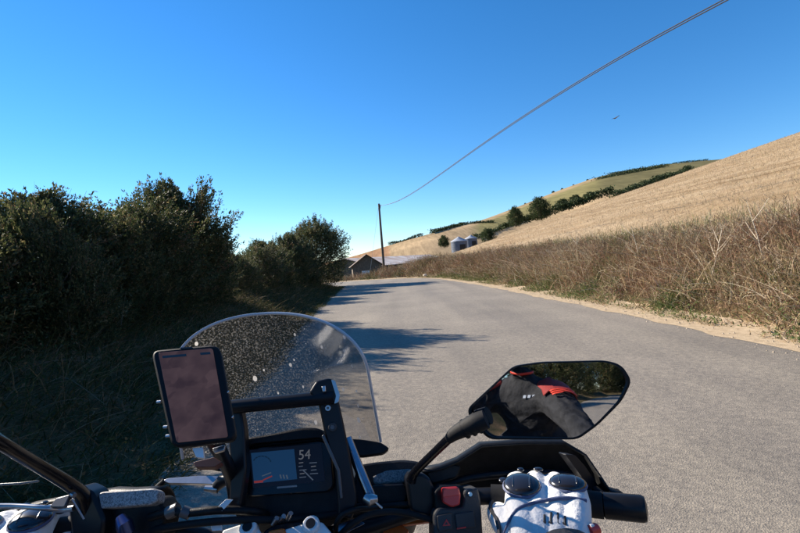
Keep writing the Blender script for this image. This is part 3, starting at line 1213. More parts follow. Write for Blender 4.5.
hp = hill_point
hedge_row('hedge_row', [hp(k, .995) for k in np.linspace(-.02, .055, 12)], 2, 2.3, 1600, 'dark hedge on the skyline just right of the utility pole', .7)
hedge_row('hedge_row', [hp(k, 1.0 - max(0, (k - .15)) * 5.0) for k in np.linspace(.075, .215, 20)], 3, 3.0, 4200, 'long dark hedge along the top of the tan stubble field', .9)
hedge_row('hedge_row', [hp(k, .50) for k in np.linspace(.17, .33, 20)], 3, 4, 3600, 'hedge at the foot of the green hill behind the round trees', 1.0)
def ridge_t(k, extra):
    ts_ = np.linspace(.3, 1, 60)
    el_ = np.array([(hp(k, t)[2] - EYE) / hp(k, t)[1] for t in ts_])
    return float(np.interp(.264 * k - .0242 + extra, el_, ts_))


hedge_row('hedge_row', [PY(*q, 240) for q in ((503, 226), (520, 222), (545, 215), (570, 207), (592, 199), (612, 192))], 2.5, 3.6, 3000, 'dark hedge joining the round trees just above the wheat ridge', 1.0)
hedge_row('hedge_row', [hp(k, ridge_t(k, .003)) for k in np.linspace(.48, .66, 30)], 5, 6, 6000, 'dark scrub hedge climbing the hill to the wheat ridge', 1.3)
hedge_row('hedge_row', [hp(k, .80 + (k - .46) * .4) for k in np.linspace(.455, .60, 24)], 16, 4.5, 3000, 'upper scrub belt below the hill top', 1.5)
hedge_row('hedge_row', [hp(k, 1.0) for k in np.linspace(.48, .70, 24)], 5, 2.6, 2600, 'thin line of scrub on the right end of the hill skyline', 1.2)
for i, k in enumerate((.288, .325, .352, .372, .398, .43)):
    p = hp(k, 1.0)
    plant('scrub', 'skyline_bush', tuple(p - np.array([0, 0, .5])), [1.6, 2.0, 2.8, 2.2, 1.8, 2.2][i], i * 1.3,
          ['lowest', 'second lowest', 'largest', 'fourth from the left', 'fifth from the left', 'highest'][i] + ' of the lone bushes dotted along the hill skyline', 'bush', 'lone bushes on the hill skyline', 'trunk', 1.3)

# ------------------------------------------------------------------ utility pole and wires
WOOD = mat('weathered_pole_wood', (.12, .09, .065), .85, base2=(.07, .05, .035), scale=18, bump=.5, bscale=60)
IRON = mat('galvanised_iron', (.35, .36, .37), .45, .9)
CERAM = mat('brown_insulator', (.18, .09, .05), .25)
top1 = PY(379, 205.6, 58)
base1 = Vector((top1.x, top1.y, float(terrain(np.array([top1.x]), np.array([top1.y]))[0])))
lean = PY(385.5, 262, 58) - top1


def pole(name, base, top, label, guy=None):
    e = empty(name, base)
    t = top - base
    bm = bmesh.new()
    bm_tube(bm, [Vector((0, 0, -.4)), t * .5, t + Vector((0, 0, .25))], [.17, .15, .12], 14)
    bm_obj('shaft', bm, WOOD, e)
    tube('insulator', [t + Vector((.16, -.05, -.06)), t + Vector((.16, -.05, .02)), t + Vector((.16, -.05, .1))], [.04, .055, .03], CERAM, e, 10)
    tube('insulator', [t + Vector((.16, -.05, -.26)), t + Vector((.16, -.05, -.18)), t + Vector((.16, -.05, -.1))], [.04, .055, .03], CERAM, e, 10)
    box('bracket', t + Vector((.14, 0, -.2)), (.05, .06, .5), IRON, e, bevel=.005)
    if guy:
        tube('stay_wire', [t + Vector((-.12, 0, -.3)), guy - base], .012, IRON, e, 6)
    return tag(e, label, 'utility pole')


pole('utility_pole', base1, top1, 'tall wooden utility pole standing beyond the bend by the barn', guy=Vector((top1.x - 1.9, 57, float(terrain(np.array([top1.x - 1.9]), np.array([57.]))[0]))))
# second pole behind the camera carries the other end of the span
b_ = -.255
wy_ = np.array([58, 37.5, 26.4, 20.4, 17.0, 14.6, 12.6])
top2 = Vector((top1.x + (58 + 9) * -b_, -9, 0))
g2 = float(terrain(np.array([top2.x]), np.array([-9.]))[0])
rat = [(379, 205.6), (428.5, 181), (491.5, 137), (550, 97), (604, 63), (658, 31.5), (719, 1)]
fy, fz = [], []
for q in rat:
    r = ray(*q)
    r = r / r.y
    a = top1.x - b_ * 58
    yy = a / (r.x - b_)
    fy.append(yy)
    fz.append(EYE + r.z * yy)
cf = np.polyfit(fy, fz, 3, w=[4, 2, 1, 1, 1, 1, 1.5])
top2.z = float(np.polyval(cf, -9))
if top2.z < g2 + 5.5:
    top2.z = g2 + 6.5
pole('utility_pole', Vector((top2.x, -9, g2)), top2, 'wooden utility pole behind the rider carrying the overhead wires')
cabm = mat('black_cable', (.02, .02, .022), .6)
for k, (dz, lab) in enumerate([(0, 'upper of the two overhead wires running from the pole over the field'), (-.09, 'lower of the two overhead wires running from the pole over the field')]):
    pts = []
    for yy in np.linspace(58, -9, 60):
        pts.append(Vector((top1.x - b_ * (58 - yy) + .16, yy - .05, float(np.polyval(cf, yy)) + dz * smooth01(np.array((58 - yy) / 12.0)) * .75 - .0)))
    pts[0] = top1 + Vector((.16, -.05, .04 + (-.09 if k else 0)))
    pts[-1] = top2 + Vector((.16, -.05, .04 + (-.09 if k else 0)))
    tag(tube('overhead_wire', pts, .019, cabm, None, 6), lab, 'wire', 'overhead wires')

# ------------------------------------------------------------------ farm
STONE = mat('farm_stone', (.17, .125, .085), .9, base2=(.10, .075, .052), scale=3.2, bump=.5, bscale=9)
SHEET = mat('weathered_roof_sheet', (.70, .65, .60), .9, base2=(.46, .34, .27), scale=.32, bump=.2, bscale=3, spec=.1)
BROWNROOF = mat('brown_roof', (.19, .13, .09), .85, base2=(.12, .085, .06), scale=1.4, bump=.4, bscale=5)
DARK = mat('dark_opening', (.02, .018, .016), .9)
WHITE = mat('white_painted_door', (.75, .74, .70), .6, var=.08, scale=5)


def gable(name, loc, rz, Lg, Wd, eave, ridge, wallm, roofm, label, openings=(), sheets=0, chim=False):
    """long building: local x = along the ridge, y = across"""
    e = empty(name, loc, rz)
    bm = bmesh.new()
    prof = [(-Wd / 2, -1.5), (-Wd / 2, eave), (0, ridge), (Wd / 2, eave), (Wd / 2, -1.5)]
    bm_prism(bm, [(0, a, b) for a, b in prof], [(Lg, a, b) for a, b in prof])
    bm_obj('wall', bm, wallm, e, smooth=False)
    o = .45
    sl = (ridge - eave) / (Wd / 2)
    for s in (-1, 1):
        n = max(1, sheets)
        for k in range(n):
            x0, x1 = -o + (Lg + 2 * o) * k / n + .02, -o + (Lg + 2 * o) * (k + 1) / n - .02
            lift = random.uniform(.0, .035) + .05
            q = [(x0, 0, ridge + lift), (x1, 0, ridge + lift), (x1, s * (Wd / 2 + o), eave - o * sl + lift), (x0, s * (Wd / 2 + o), eave - o * sl + lift)]
            bm = bmesh.new()
            bm_prism(bm, q, [(a, b, c + .06) for a, b, c in q])
            bm_obj('roof_sheet' if sheets else 'roof', bm, roofm, e, smooth=False)
    for (kind, side, a, b, z0, z1, mm) in openings:
        w = b - a
        if side == 'end':
            box(kind, (-.03, (a + b) / 2, (z0 + z1) / 2), (.12, w, z1 - z0), mm, e)
        else:
            box(kind, ((a + b) / 2, -Wd / 2 - .03, (z0 + z1) / 2), (w, .12, z1 - z0), mm, e)
    return tag(e, label, 'barn')


# long open-sided barn: near eave runs from pixel (378,262) at 88 m to (447,248) at 128 m
pA, pB = PY(374, 266, 84), PY(449, 249, 128)
dirb = (pB - pA)
rzb = math.atan2(dirb.y, dirb.x)
Lb = math.hypot(dirb.x, dirb.y)
nrm_ = Vector((-math.sin(rzb), math.cos(rzb), 0))
zb = -1.0
nb_ = 9
gable('long_barn', (pA.x + nrm_.x * 6.2, pA.y + nrm_.y * 6.2, zb), rzb, Lb, 12.4, pA.z - zb, pA.z - zb + 1.75, STONE, SHEET,
      'long farm barn with patchy pale sheet roof behind the utility pole',
      [('doorway', 'long', 2 + i * (Lb - 3) / nb_, 2 + (i + .72) * (Lb - 3) / nb_, .2, pA.z - zb - .35, DARK) for i in range(nb_)], sheets=9)
# stone gable-ended outbuilding left of the pole
pC = PY(366, 277, 72)
gable('stone_outbuilding', (pC.x + .3, pC.y, pC.z), RAD(98), 6, 4.6, 1.9, 3.5, STONE, BROWNROOF,
      'low stone farm building with brown roof and pale door by the bend',
      [('door', 'end', -.4, .9, .45, 1.0, WHITE), ('doorway', 'long', 2, 4.5, .2, 1.6, DARK)])


def silo(px, py, y, r, h, label):
    p = PY(px, py, y)
    e = empty('grain_silo', (p.x, p.y, p.z - 1.5))
    body = mat('silo_steel', (.085, .105, .145), .6, .0, var=.15, scale=2)
    rf = mat('silo_roof', (.33, .35, .39), .6, .0, var=.1, scale=2)
    bm = bmesh.new()
    bm_tube(bm, [(0, 0, 0), (0, 0, h + 1.5)], [r, r], 28)
    bm_obj('body', bm, body, e)
    bm = bmesh.new()
    bm_tube(bm, [(0, 0, h + 1.45), (0, 0, h + 1.6), (0, 0, h + 1.6 + r * .48), (0, 0, h + 1.75 + r * .48)], [r * 1.06, r * 1.04, r * .14, r * .1], 28)
    bm_obj('roof', bm, rf, e)
    for k in range(4):
        z = 1.9 + k * (h - .6) / 3.5
        bm = bmesh.new()
        bm_tube(bm, [(0, 0, z), (0, 0, z + .12)], [r + .05, r + .05], 28)
        bm_obj('hoop', bm, body, e)
    box('hatch', (r * .3, -r - .02, h * .3 + 1.4), (r * .7, .14, h * .7), DARK, e)
    return tag(e, label, 'silo', 'grain silos beside the barn')


silo(459.5, 250, 140, 2.5, 2.7, 'larger left grain silo with pale domed roof beside the barn')
silo(471.5, 245.5, 150, 2.0, 2.3, 'smaller right grain silo partly behind the larger one')

# pale boulder on the right verge and a pale concrete apron at the farm entrance
bm = bmesh.new()
bmesh.ops.create_icosphere(bm, subdivisions=2, radius=.17)
for v in bm.verts:
    v.co *= random.uniform(.8, 1.15)
    v.co.z *= .8
pb = PY(425, 274, 37.5)
o = bm_obj('boulder', bm, mat('pale_limestone', (.50, .44, .34), .9, var=.15, scale=6, bump=.4), None)
zb_ = float(terrain(np.array([3.5]), np.array([37.5]))[0])
o.location = (pb.x, 37.9, max(.12, zb_ * .2 + .15))
tag(o, 'pale limestone boulder at the foot of the bank near the bend', 'boulder')

# bird gliding over the hill
bp_ = PY(616, 118, 60)
e = empty('bird', bp_, RAD(35))
BIRD = mat('bird_plumage', (.06, .055, .05), .7)
bm = bmesh.new()
bm_tube(bm, [(0, -.24, 0), (0, -.16, .01), (0, 0, .02), (0, .14, .02), (0, .2, .03), (0, .25, .02)], [.01, .035, .06, .045, .035, .008], 10)
bm_obj('body', bm, BIRD, e)
for s in (-1, 1):
    up_ = [(s * .04, .1, .02), (s * .3, .14, .1), (s * .62, .02, .08), (s * .3, -.02, .08), (s * .04, -.08, .02)]
    bm = bmesh.new()
    bm_prism(bm, up_, [(a, b, c - .012) for a, b, c in up_])
    bm_obj('wing', bm, BIRD, e, smooth=False)
bm = bmesh.new()
tl_ = [(-.03, -.22, 0), (.03, -.22, 0), (.07, -.38, 0), (-.07, -.38, 0)]
bm_prism(bm, tl_, [(a, b, c - .01) for a, b, c in tl_])
bm_obj('tail', bm, BIRD, e, smooth=False)
e.rotation_euler = (RAD(-10), RAD(-22), RAD(20))
e.scale = (1.4, 1.4, 1.4)
tag(e, 'small dark bird gliding in the sky above the hill', 'bird')

# pale dead umbel stalks standing out of the bank
UMB = attr_mat('bleached_stalk', .8, .1, .15)


def dead_umbel(px, y, h, label, seed, lean_=(0, 0)):
    global rng
    rng = np.random.default_rng(seed)
    k = int(np.argmin(np.abs(ey - y) + 10 * (ex < 0)))
    u = 1.5 + rng.random() * .9
    x0, y0 = ex[k] + nx_[k] * u, ey[k] + ny_[k] * u
    e = empty('dead_umbel_plant', (x0, y0, float(terrain(np.array([x0]), np.array([y0]))[0])))
    bm = bmesh.new()
    top = Vector((lean_[0], lean_[1], h))
    bm_tube(bm, [(0, 0, -.05), top * .5 + Vector((.02, 0, 0)), top], [.011, .008, .004], 6)
    heads = [top]
    for j in range(5):
        t = rng.uniform(.35, .85)
        a = rng.uniform(0, 6.28)
        tipp = top * t + Vector((math.cos(a) * .28, math.sin(a) * .28, rng.uniform(.25, .42)))
        bm_tube(bm, [top * t, (top * t).lerp(tipp, .5) + Vector((0, 0, -.02)), tipp], [.006, .005, .003], 5)
        heads.append(tipp)
    bm_obj('stalk', bm, mat('bleached_stem', (.62, .52, .38), .85, var=.15, scale=20), e)
    for hd in heads:
        bm = bmesh.new()
        for j in range(9):
            a = j * .7
            q = hd + Vector((math.cos(a) * .07, math.sin(a) * .07, rng.uniform(.05, .09)))
            bm_tube(bm, [hd, q], [.0025, .0015], 4)
            ball_r = .008
            bmesh.ops.create_icosphere(bm, subdivisions=1, radius=ball_r, matrix=Matrix.Translation(q))
        bm_obj('umbel', bm, mat('bleached_seed', (.45, .34, .22), .9), e)
    tag(e, label, 'dead plant', 'dead umbel plants on the right bank')


dead_umbel(0, 7.2, 1.25, 'pale dead umbel stalk on the bank, nearest to the right picture edge', 301, (.2, .1))
dead_umbel(0, 8.6, 1.35, 'branching bleached umbel stalk on the bank above the mirror tip', 302, (-.25, .05))
dead_umbel(0, 9.6, 1.2, 'leaning pale umbel stalk left of the branching bleached one', 303, (.3, -.1))
dead_umbel(0, 12.5, 1.3, 'middle dead umbel stalk of those along the bank', 304, (-.1, .2))
dead_umbel(0, 17, 1.35, 'farthest dead umbel stalk on the bank towards the bend', 305, (.15, 0))
rng = np.random.default_rng(77)

# ------------------------------------------------------------------ motorcycle
BX = -.185                                   # bike centre line


def Bk(x, y, z):
    return Vector((BX + x, y, z))


PLAS = mat('black_plastic', (.009, .009, .0095), .5, var=.35, scale=60, bump=.12, bscale=500, spec=.22)
GLOSS = mat('gloss_black', (.006, .006, .008), .22, spec=.35, coat=.12)
SATIN = mat('satin_black_metal', (.010, .0105, .013), .36, .1, var=.2, scale=40, spec=.3)
RUBBER = mat('black_rubber', (.011, .011, .012), .7, spec=.25, bump=.05, bscale=300)
ALU = mat('brushed_aluminium', (.46, .46, .47), .34, 1.0, var=.12, scale=80)
STEELB = mat('blued_steel_tube', (.22, .25, .30), .25, 1.0, var=.15, scale=50)
ORANGE = mat('orange_paint', (.62, .13, .02), .4, coat=.5)
WHITEP = mat('white_plastic', (.72, .72, .70), .4, var=.05, scale=30)
REDP = mat('red_switch_plastic', (.62, .03, .025), .35)
GREYP = mat('grey_switch_plastic', (.035, .035, .037), .55, bump=.15, bscale=400)


def dusty(name, base, dust, amt):
    m = bpy.data.materials.new(name)
    nt, b = nodes_of(m)
    L = nt.links.new
    tc = nt.nodes.new('ShaderNodeTexCoord')
    n = nt.nodes.new('ShaderNodeTexNoise')
    n.inputs['Scale'].default_value = 420
    n.inputs['Detail'].default_value = 5
    n.inputs['Roughness'].default_value = .7
    L(tc.outputs['Object'], n.inputs['Vector'])
    r = nt.nodes.new('ShaderNodeValToRGB')
    r.color_ramp.elements[0].position = .5 - amt * .25
    r.color_ramp.elements[0].color = (*base, 1)
    r.color_ramp.elements[1].position = .62
    r.color_ramp.elements[1].color = (*dust, 1)
    L(n.outputs['Fac'], r.inputs['Fac'])
    L(r.outputs['Color'], b.inputs['Base Color'])
    b.inputs['Roughness'].default_value = .6
    return m


DUSTY = dusty('dusty_black_plastic', (.03, .03, .032), (.26, .25, .24), .6)
DUSTY2 = dusty('dusty_grey_cap', (.09, .09, .095), (.48, .47, .45), .5)


class Plane:
    def __init__(s, p, n):
        s.p, s.n = Vector(p), Vector(n).normalized()

    def at(s, px, py, off=0.0):
        r = ray(px, py)
        t = (s.p + s.n * off - CAM).dot(s.n) / r.dot(s.n)
        return CAM + r * t


def plate(name, pxs, pl, thick, material, parent, off=0.0, bevel=.002, inner=1.0, **k):
    """solid plate whose visible outline is given in photo pixels on a real plane; thick goes away from the rider"""
    fr = [pl.at(x, y, off) for x, y in pxs]
    c = sum(fr, Vector()) / len(fr)
    bk = [c + (p - c) * inner - pl.n * thick for p in fr]
    bm = bmesh.new()
    bm_prism(bm, fr, bk)
    return bm_obj(name, bm, material, parent, bevel=bevel, angle=30, **k)


def rounded(pts, r, n=5):
    """round the corners of a pixel outline"""
    out = []
    m = len(pts)
    for i in range(m):
        p0, p1, p2 = (np.array(pts[(i + j - 1) % m], float) for j in range(3))
        a, b = p0 - p1, p2 - p1
        ra = min(r, np.linalg.norm(a) * .45, np.linalg.norm(b) * .45)
        a = p1 + a / np.linalg.norm(a) * ra
        b = p1 + b / np.linalg.norm(b) * ra
        for k in range(n + 1):
            t = k / n
            out.append(tuple((1 - t) ** 2 * a + 2 * t * (1 - t) * p1 + t * t * b))
    return out


def tilt(deg, yaw=0.0):
    """normal of a panel leaning back by deg from vertical, facing the rider"""
    a, y = RAD(deg), RAD(yaw)
    return Vector((math.sin(y) * math.cos(a), -math.cos(y) * math.cos(a), math.sin(a)))


bike = empty('motorcycle', (BX, .2, 0))
tag(bike, 'black adventure motorcycle seen from its rider with windscreen, dash and mirrors', 'motorcycle')
_made = set(o.name for o in bpy.data.objects)


# --- windscreen
def screen_mesh():
    rows = []
    nv, nu = 44, 36
    for j in range(nv + 1):
        v = .0006 + .9994 * (j / nv) ** 2
        hw = 97 * (1 - max(0.0, 1 - v / .5) ** 2.2) ** (1 / 2.2) + 11 * v
        ax = Vector((260 + 13 * v, 314 + 136 * v))
        d = .715 + .085 * v
        row = []
        for i in range(nu + 1):
            s = -1 + 2 * i / nu
            px = ax.x + hw * s * math.cos(ROLL) * (1 - .16 * v if s < 0 else 1)
            py = ax.y - hw * s * math.sin(ROLL) 
            dd = d - .085 * (s * hw / 105) ** 2 + .012
            row.append(P(px, py, dd))
        rows.append(row)
    return rows


def screen_material():
    m = bpy.data.materials.new('tinted_dusty_screen')
    nt, b = nodes_of(m)
    nt.nodes.remove(b)
    L = nt.links.new
    tc = nt.nodes.new('ShaderNodeTexCoord')
    out = nt.nodes['Material Output']
    tr = nt.nodes.new('ShaderNodeBsdfTransparent')
    tr.inputs[0].default_value = (.64, .63, .63, 1)
    gl = nt.nodes.new('ShaderNodeBsdfGlossy')
    gl.inputs['Roughness'].default_value = .06
    fr = nt.nodes.new('ShaderNodeFresnel')
    fr.inputs['IOR'].default_value = 1.45
    fm = nt.nodes.new('ShaderNodeMath')
    fm.operation = 'MULTIPLY'
    fm.inputs[1].default_value = .32
    L(fr.outputs[0], fm.inputs[0])
    m1 = nt.nodes.new('ShaderNodeMixShader')
    L(fm.outputs[0], m1.inputs[0])
    L(tr.outputs[0], m1.inputs[1])
    L(gl.outputs[0], m1.inputs[2])
    df = nt.nodes.new('ShaderNodeBsdfDiffuse')
    df.inputs[0].default_value = (.62, .59, .55, 1)
    tl = nt.nodes.new('ShaderNodeBsdfTranslucent')
    tl.inputs[0].default_value = (.62, .59, .55, 1)
    dm = nt.nodes.new('ShaderNodeMixShader')
    dm.inputs[0].default_value = .5
    L(df.outputs[0], dm.inputs[1])
    L(tl.outputs[0], dm.inputs[2])
    # fine dust film + stuck specks
    n = nt.nodes.new('ShaderNodeTexNoise')
    n.inputs['Scale'].default_value = 380
    n.inputs['Detail'].default_value = 4
    n.inputs['Roughness'].default_value = .6
    L(tc.outputs['Object'], n.inputs['Vector'])
    r1 = nt.nodes.new('ShaderNodeMapRange')
    r1.inputs[1].default_value = .5
    r1.inputs[2].default_value = .72
    r1.inputs[3].default_value = .015
    r1.inputs[4].default_value = .27
    L(n.outputs['Fac'], r1.inputs[0])
    v = nt.nodes.new('ShaderNodeTexVoronoi')
    v.inputs['Scale'].default_value = 95
    v.inputs['Randomness'].default_value = 1
    wn = nt.nodes.new('ShaderNodeMapping')
    wn.inputs['Scale'].default_value = (1.0, .6, .62)
    wn.inputs['Rotation'].default_value = (.3, .5, .2)
    L(tc.outputs['Object'], wn.inputs['Vector'])
    L(wn.outputs[0], v.inputs['Vector'])
    sc = nt.nodes.new('ShaderNodeSeparateColor')
    L(v.outputs['Color'], sc.inputs[0])
    th = nt.nodes.new('ShaderNodeMath')          # few cells carry a speck, each of its own size
    th.operation = 'POWER'
    th.inputs[1].default_value = 5
    L(sc.outputs[0], th.inputs[0])
    ml = nt.nodes.new('ShaderNodeMath')
    ml.operation = 'MULTIPLY'
    ml.inputs[1].default_value = .36
    L(th.outputs[0], ml.inputs[0])
    lt = nt.nodes.new('ShaderNodeMath')
    lt.operation = 'LESS_THAN'
    L(v.outputs['Distance'], lt.inputs[0])
    L(ml.outputs[0], lt.inputs[1])
    sp = nt.nodes.new('ShaderNodeMath')
    sp.operation = 'MULTIPLY'
    sp.inputs[1].default_value = .75
    L(lt.outputs[0], sp.inputs[0])
    ad = nt.nodes.new('ShaderNodeMath')
    ad.operation = 'MAXIMUM'
    L(r1.outputs[0], ad.inputs[0])
    L(sp.outputs[0], ad.inputs[1])
    m2 = nt.nodes.new('ShaderNodeMixShader')
    L(ad.outputs[0], m2.inputs[0])
    L(m1.outputs[0], m2.inputs[1])
    L(dm.outputs[0], m2.inputs[2])
    L(m2.outputs[0], out.inputs['Surface'])
    return m


rows = screen_mesh()
bm = bmesh.new()
bv = [[bm.verts.new(p) for p in r] for r in rows]
for r0, r1 in zip(bv, bv[1:]):
    for i in range(len(r0) - 1):
        bm.faces.new((r0[i], r0[i + 1], r1[i + 1], r1[i]))
ws = bm_obj('windscreen', bm, screen_material(), bike, angle=80)
edge = [r[0] for r in reversed(rows)] + rows[0][1:-1] + [r[-1] for r in rows]
edge = [r[0] for r in reversed(rows)] + [r[-1] for r in rows]
tube('edge_bead', edge, .0024, mat('screen_edge', (.48, .48, .50), .25, spec=.6), ws, 8)

# --- dash
dashp = Plane(P(287, 467, .655), tilt(27))
cowl = [(233, 462), (237, 444), (247, 437), (268, 434), (300, 427), (318, 427), (330, 434), (338, 450), (345, 476), (346, 500), (340, 520), (238, 527), (232, 505)]
dash = plate('dash_housing', rounded(cowl, 8), dashp, .07, PLAS, bike, off=-.006, bevel=.004, inner=.86)
plate('dash_hood', rounded([(238, 449), (243, 440), (268, 436), (300, 430), (320, 430), (329, 437), (333, 447), (327, 441), (319, 437), (254, 443)], 3), dashp, .03, PLAS, dash, off=.018, bevel=.003)
bez = plate('bezel', rounded([(244, 448), (322, 440), (331, 446), (334, 486), (328, 492), (250, 497), (243, 491)], 6), dashp, .012, GLOSS, dash, off=.003, bevel=.002)


def emis(name, c, s, base=(.01, .01, .012)):
    m = bpy.data.materials.new(name)
    nt, b = nodes_of(m)
    b.inputs['Base Color'].default_value = (*base, 1)
    b.inputs['Roughness'].default_value = .3
    b.inputs['Specular IOR Level'].default_value = .12
    b.inputs['Emission Color'].default_value = (*c, 1)
    b.inputs['Emission Strength'].default_value = s
    return m


disp = plate('display', [(249.5, 450), (321, 443), (325, 481), (253, 488)], dashp, .002, emis('display_glass', (.001, .002, .005), 1.0), bike, off=.0045, bevel=0)
plate('lit_panel', [(251, 453), (294, 449), (297, 479), (254, 483.5)], dashp, .0006, emis('display_blue', (.004, .018, .048), .8), disp, off=.0055, bevel=0)
EM_L = emis('display_line', (.04, .055, .08), .6)
EM_W = emis('display_digit', (.05, .055, .065), .8)
EM_R = emis('display_red', (.10, .014, .014), .8)
EM_D = emis('display_dark_line', (.002, .008, .02), .8)


def stroke(name, a, b, w, mm, off=.0062, pl=dashp, parent=disp):
    a, b = np.array(a, float), np.array(b, float)
    t = (b - a) / np.linalg.norm(b - a)
    n = np.array([-t[1], t[0]]) * w / 2
    return plate(name, [tuple(a + n), tuple(b + n), tuple(b - n), tuple(a - n)], pl, .0004, mm, parent, off=off, bevel=0)


for k in range(7):                               # rev-counter arc
    a0, a1 = RAD(200 + k * 22), RAD(200 + k * 22 + 18)
    stroke('gauge_segment', (262 + 9 * math.cos(a0), 463 + 7 * math.sin(a0)), (262 + 9 * math.cos(a1), 463 + 7 * math.sin(a1)), 1.1, EM_D)
stroke('red_bar', (254, 482), (263, 481.2), 2.2, EM_R)
stroke('red_bar', (263, 480), (272, 476), 1.2, EM_R)
stroke('menu_line', (262, 476), (271, 472.5), .9, EM_L)
for k in range(3):
    stroke('menu_line', (280 + k * 3.2, 474.5 + k * .2), (281.2 + k * 3.2, 478.4 + k * .2), 1.2, EM_L)
stroke('status_line', (277, 487.6), (297, 485.8), 1.8, mat('print_grey', (.25, .25, .25), .6), off=.004)
for k in range(9):
    y = 463 + (k % 5) * 3.6
    x = 299 + (k // 5) * 11 + random.uniform(-1, 1)
    stroke('readout', (x, y), (x + random.uniform(4, 8), y - .6), .9, EM_L if k % 3 else EM_W)
stroke('needle', (303, 470), (313, 480), 1.2, EM_L)


def text_mesh(txt, size):
    cu = bpy.data.curves.new('t', 'FONT')
    cu.body = txt
    cu.size = size
    cu.extrude = .0002
    cu.align_x = 'CENTER'
    cu.align_y = 'CENTER'
    ob = bpy.data.objects.new('t', cu)
    COL.objects.link(ob)
    dg = bpy.context.evaluated_depsgraph_get()
    me = bpy.data.meshes.new_from_object(ob.evaluated_get(dg))
    bpy.data.objects.remove(ob)
    return me


def put_text(txt, px, py, size, pl, mm, parent, off, rot=0.0):
    me = text_mesh(txt, size)
    p = pl.at(px, py, off)
    xa = Vector((1, 0, 0))
    xa = (xa - pl.n * xa.dot(pl.n)).normalized()
    ya = pl.n.cross(xa)
    M = Matrix((xa, ya, pl.n)).transposed().to_4x4() @ Matrix.Rotation(rot, 4, 'Z')
    M.translation = p
    me.transform(M)
    me.materials.clear()
    me.materials.append(mm)
    return link('digits', me, None, parent)


put_text('54', 304.5, 455, .0185, dashp, EM_W, disp, .0062)

# --- windscreen bracket: cross bar and two side arms
tube('cross_bar', [P(230, 407, .645), P(262, 404, .645), P(334, 397, .645)], .0098, SATIN, bike, 20)
armp = Plane(P(332, 420, .642), tilt(18, 8))
arm = plate('bracket_arm', rounded([(318, 402), (338, 398), (343, 420), (350, 455), (358, 500), (352, 520), (338, 516), (335, 470), (325, 436)], 4), armp, .016, SATIN, bike, bevel=.003)
plate('arm_edge', [(321.5, 436), (324, 434), (340, 470), (343, 498), (340, 499), (337, 471)], armp, .006, mat('worn_edge_metal', (.11, .11, .115), .4, .5), arm, off=.003, bevel=.001)
cl = plate('bar_clamp', rounded([(309, 392), (316, 381), (329, 378), (335, 381), (340, 396), (338, 402), (327, 405), (322, 399), (313, 398)], 2.5), armp, .03, SATIN, bike, off=.012, bevel=.003)
plate('clamp_edge', rounded([(331, 379.5), (335, 380.5), (340, 395), (338.5, 402), (334, 404), (336, 396)], 1.5), armp, .008, ALU, cl, off=.0135, bevel=.001)
plate('clamp_nut', rounded([(321.5, 386.5), (325.5, 385.5), (326, 391.5), (322.5, 392)], 1.2), armp, .006, ALU, cl, off=.0175, bevel=.0008)


def bolt(px, py, pl, r, off, parent, mm=SATIN, hexr=.5):
    c = pl.at(px, py, off)
    bm = bmesh.new()
    bm_tube(bm, [c - pl.n * .004, c + pl.n * .002, c + pl.n * .003], [r, r, r * .85], 16)
    o = bm_obj('bolt', bm, mm, parent)
    bm = bmesh.new()
    bm_tube(bm, [c + pl.n * .001, c + pl.n * .0034], [r * hexr, r * hexr], 6)
    bm_obj('hex_socket', bm, mat('worn_edge_metal', (.11, .11, .115), .4, .5), o) if parent is bike else None
    return o


bolt(332.5, 427, armp, .0062, .001, bike, GREYP)
bolt(328, 408, armp, .0045, .001, bike, ALU, .45)
plate('bracket_arm', rounded([(226, 410), (240, 406), (244, 430), (246, 470), (240, 510), (228, 510), (230, 465)], 4), Plane(P(235, 430, .645), tilt(18, -8)), .016, SATIN, bike, bevel=.003)
# blued tube and its foot
tube('stay_tube', [P(347, 438, .655), P(358, 466, .64), P(371, 497, .62)], .0072, STEELB, bike, 16)
tube('tube_foot', [P(365, 497, .615), P(370, 500, .612), P(377, 499, .615)], [.006, .0085, .005], ALU, bike, 12)
tube('cotter_pin', [P(374, 501, .61), P(382, 508, .61)], .0016, ALU, bike, 8)
# screen lower winglet and front cowl
plate('screen_winglet', rounded([(345, 438), (362, 439), (381, 442), (390, 448), (384, 453), (362, 456), (349, 452)], 3), Plane(P(366, 447, .72), tilt(40, 12)), .012, PLAS, bike, bevel=.003)
cowlp = Plane(P(390, 480, .70), tilt(48, 5))
plate('front_cowl', rounded([(356, 464), (372, 461), (402, 458), (420, 460), (430, 468), (424, 500), (416, 522), (372, 520), (350, 500)], 6), cowlp, .08, PLAS, bike, bevel=.006, inner=.9)
plate('cowl_panel', rounded([(372, 476), (386, 470), (412, 468), (411, 476), (404, 482), (374, 484)], 3), cowlp, .006, DUSTY, bike, off=.012, bevel=.003)
plate('cowl_step', rounded([(372, 486), (404, 484), (409, 492), (404, 506), (376, 506)], 3), Plane(P(390, 495, .665), tilt(20, 5)), .02, PLAS, bike, bevel=.003)

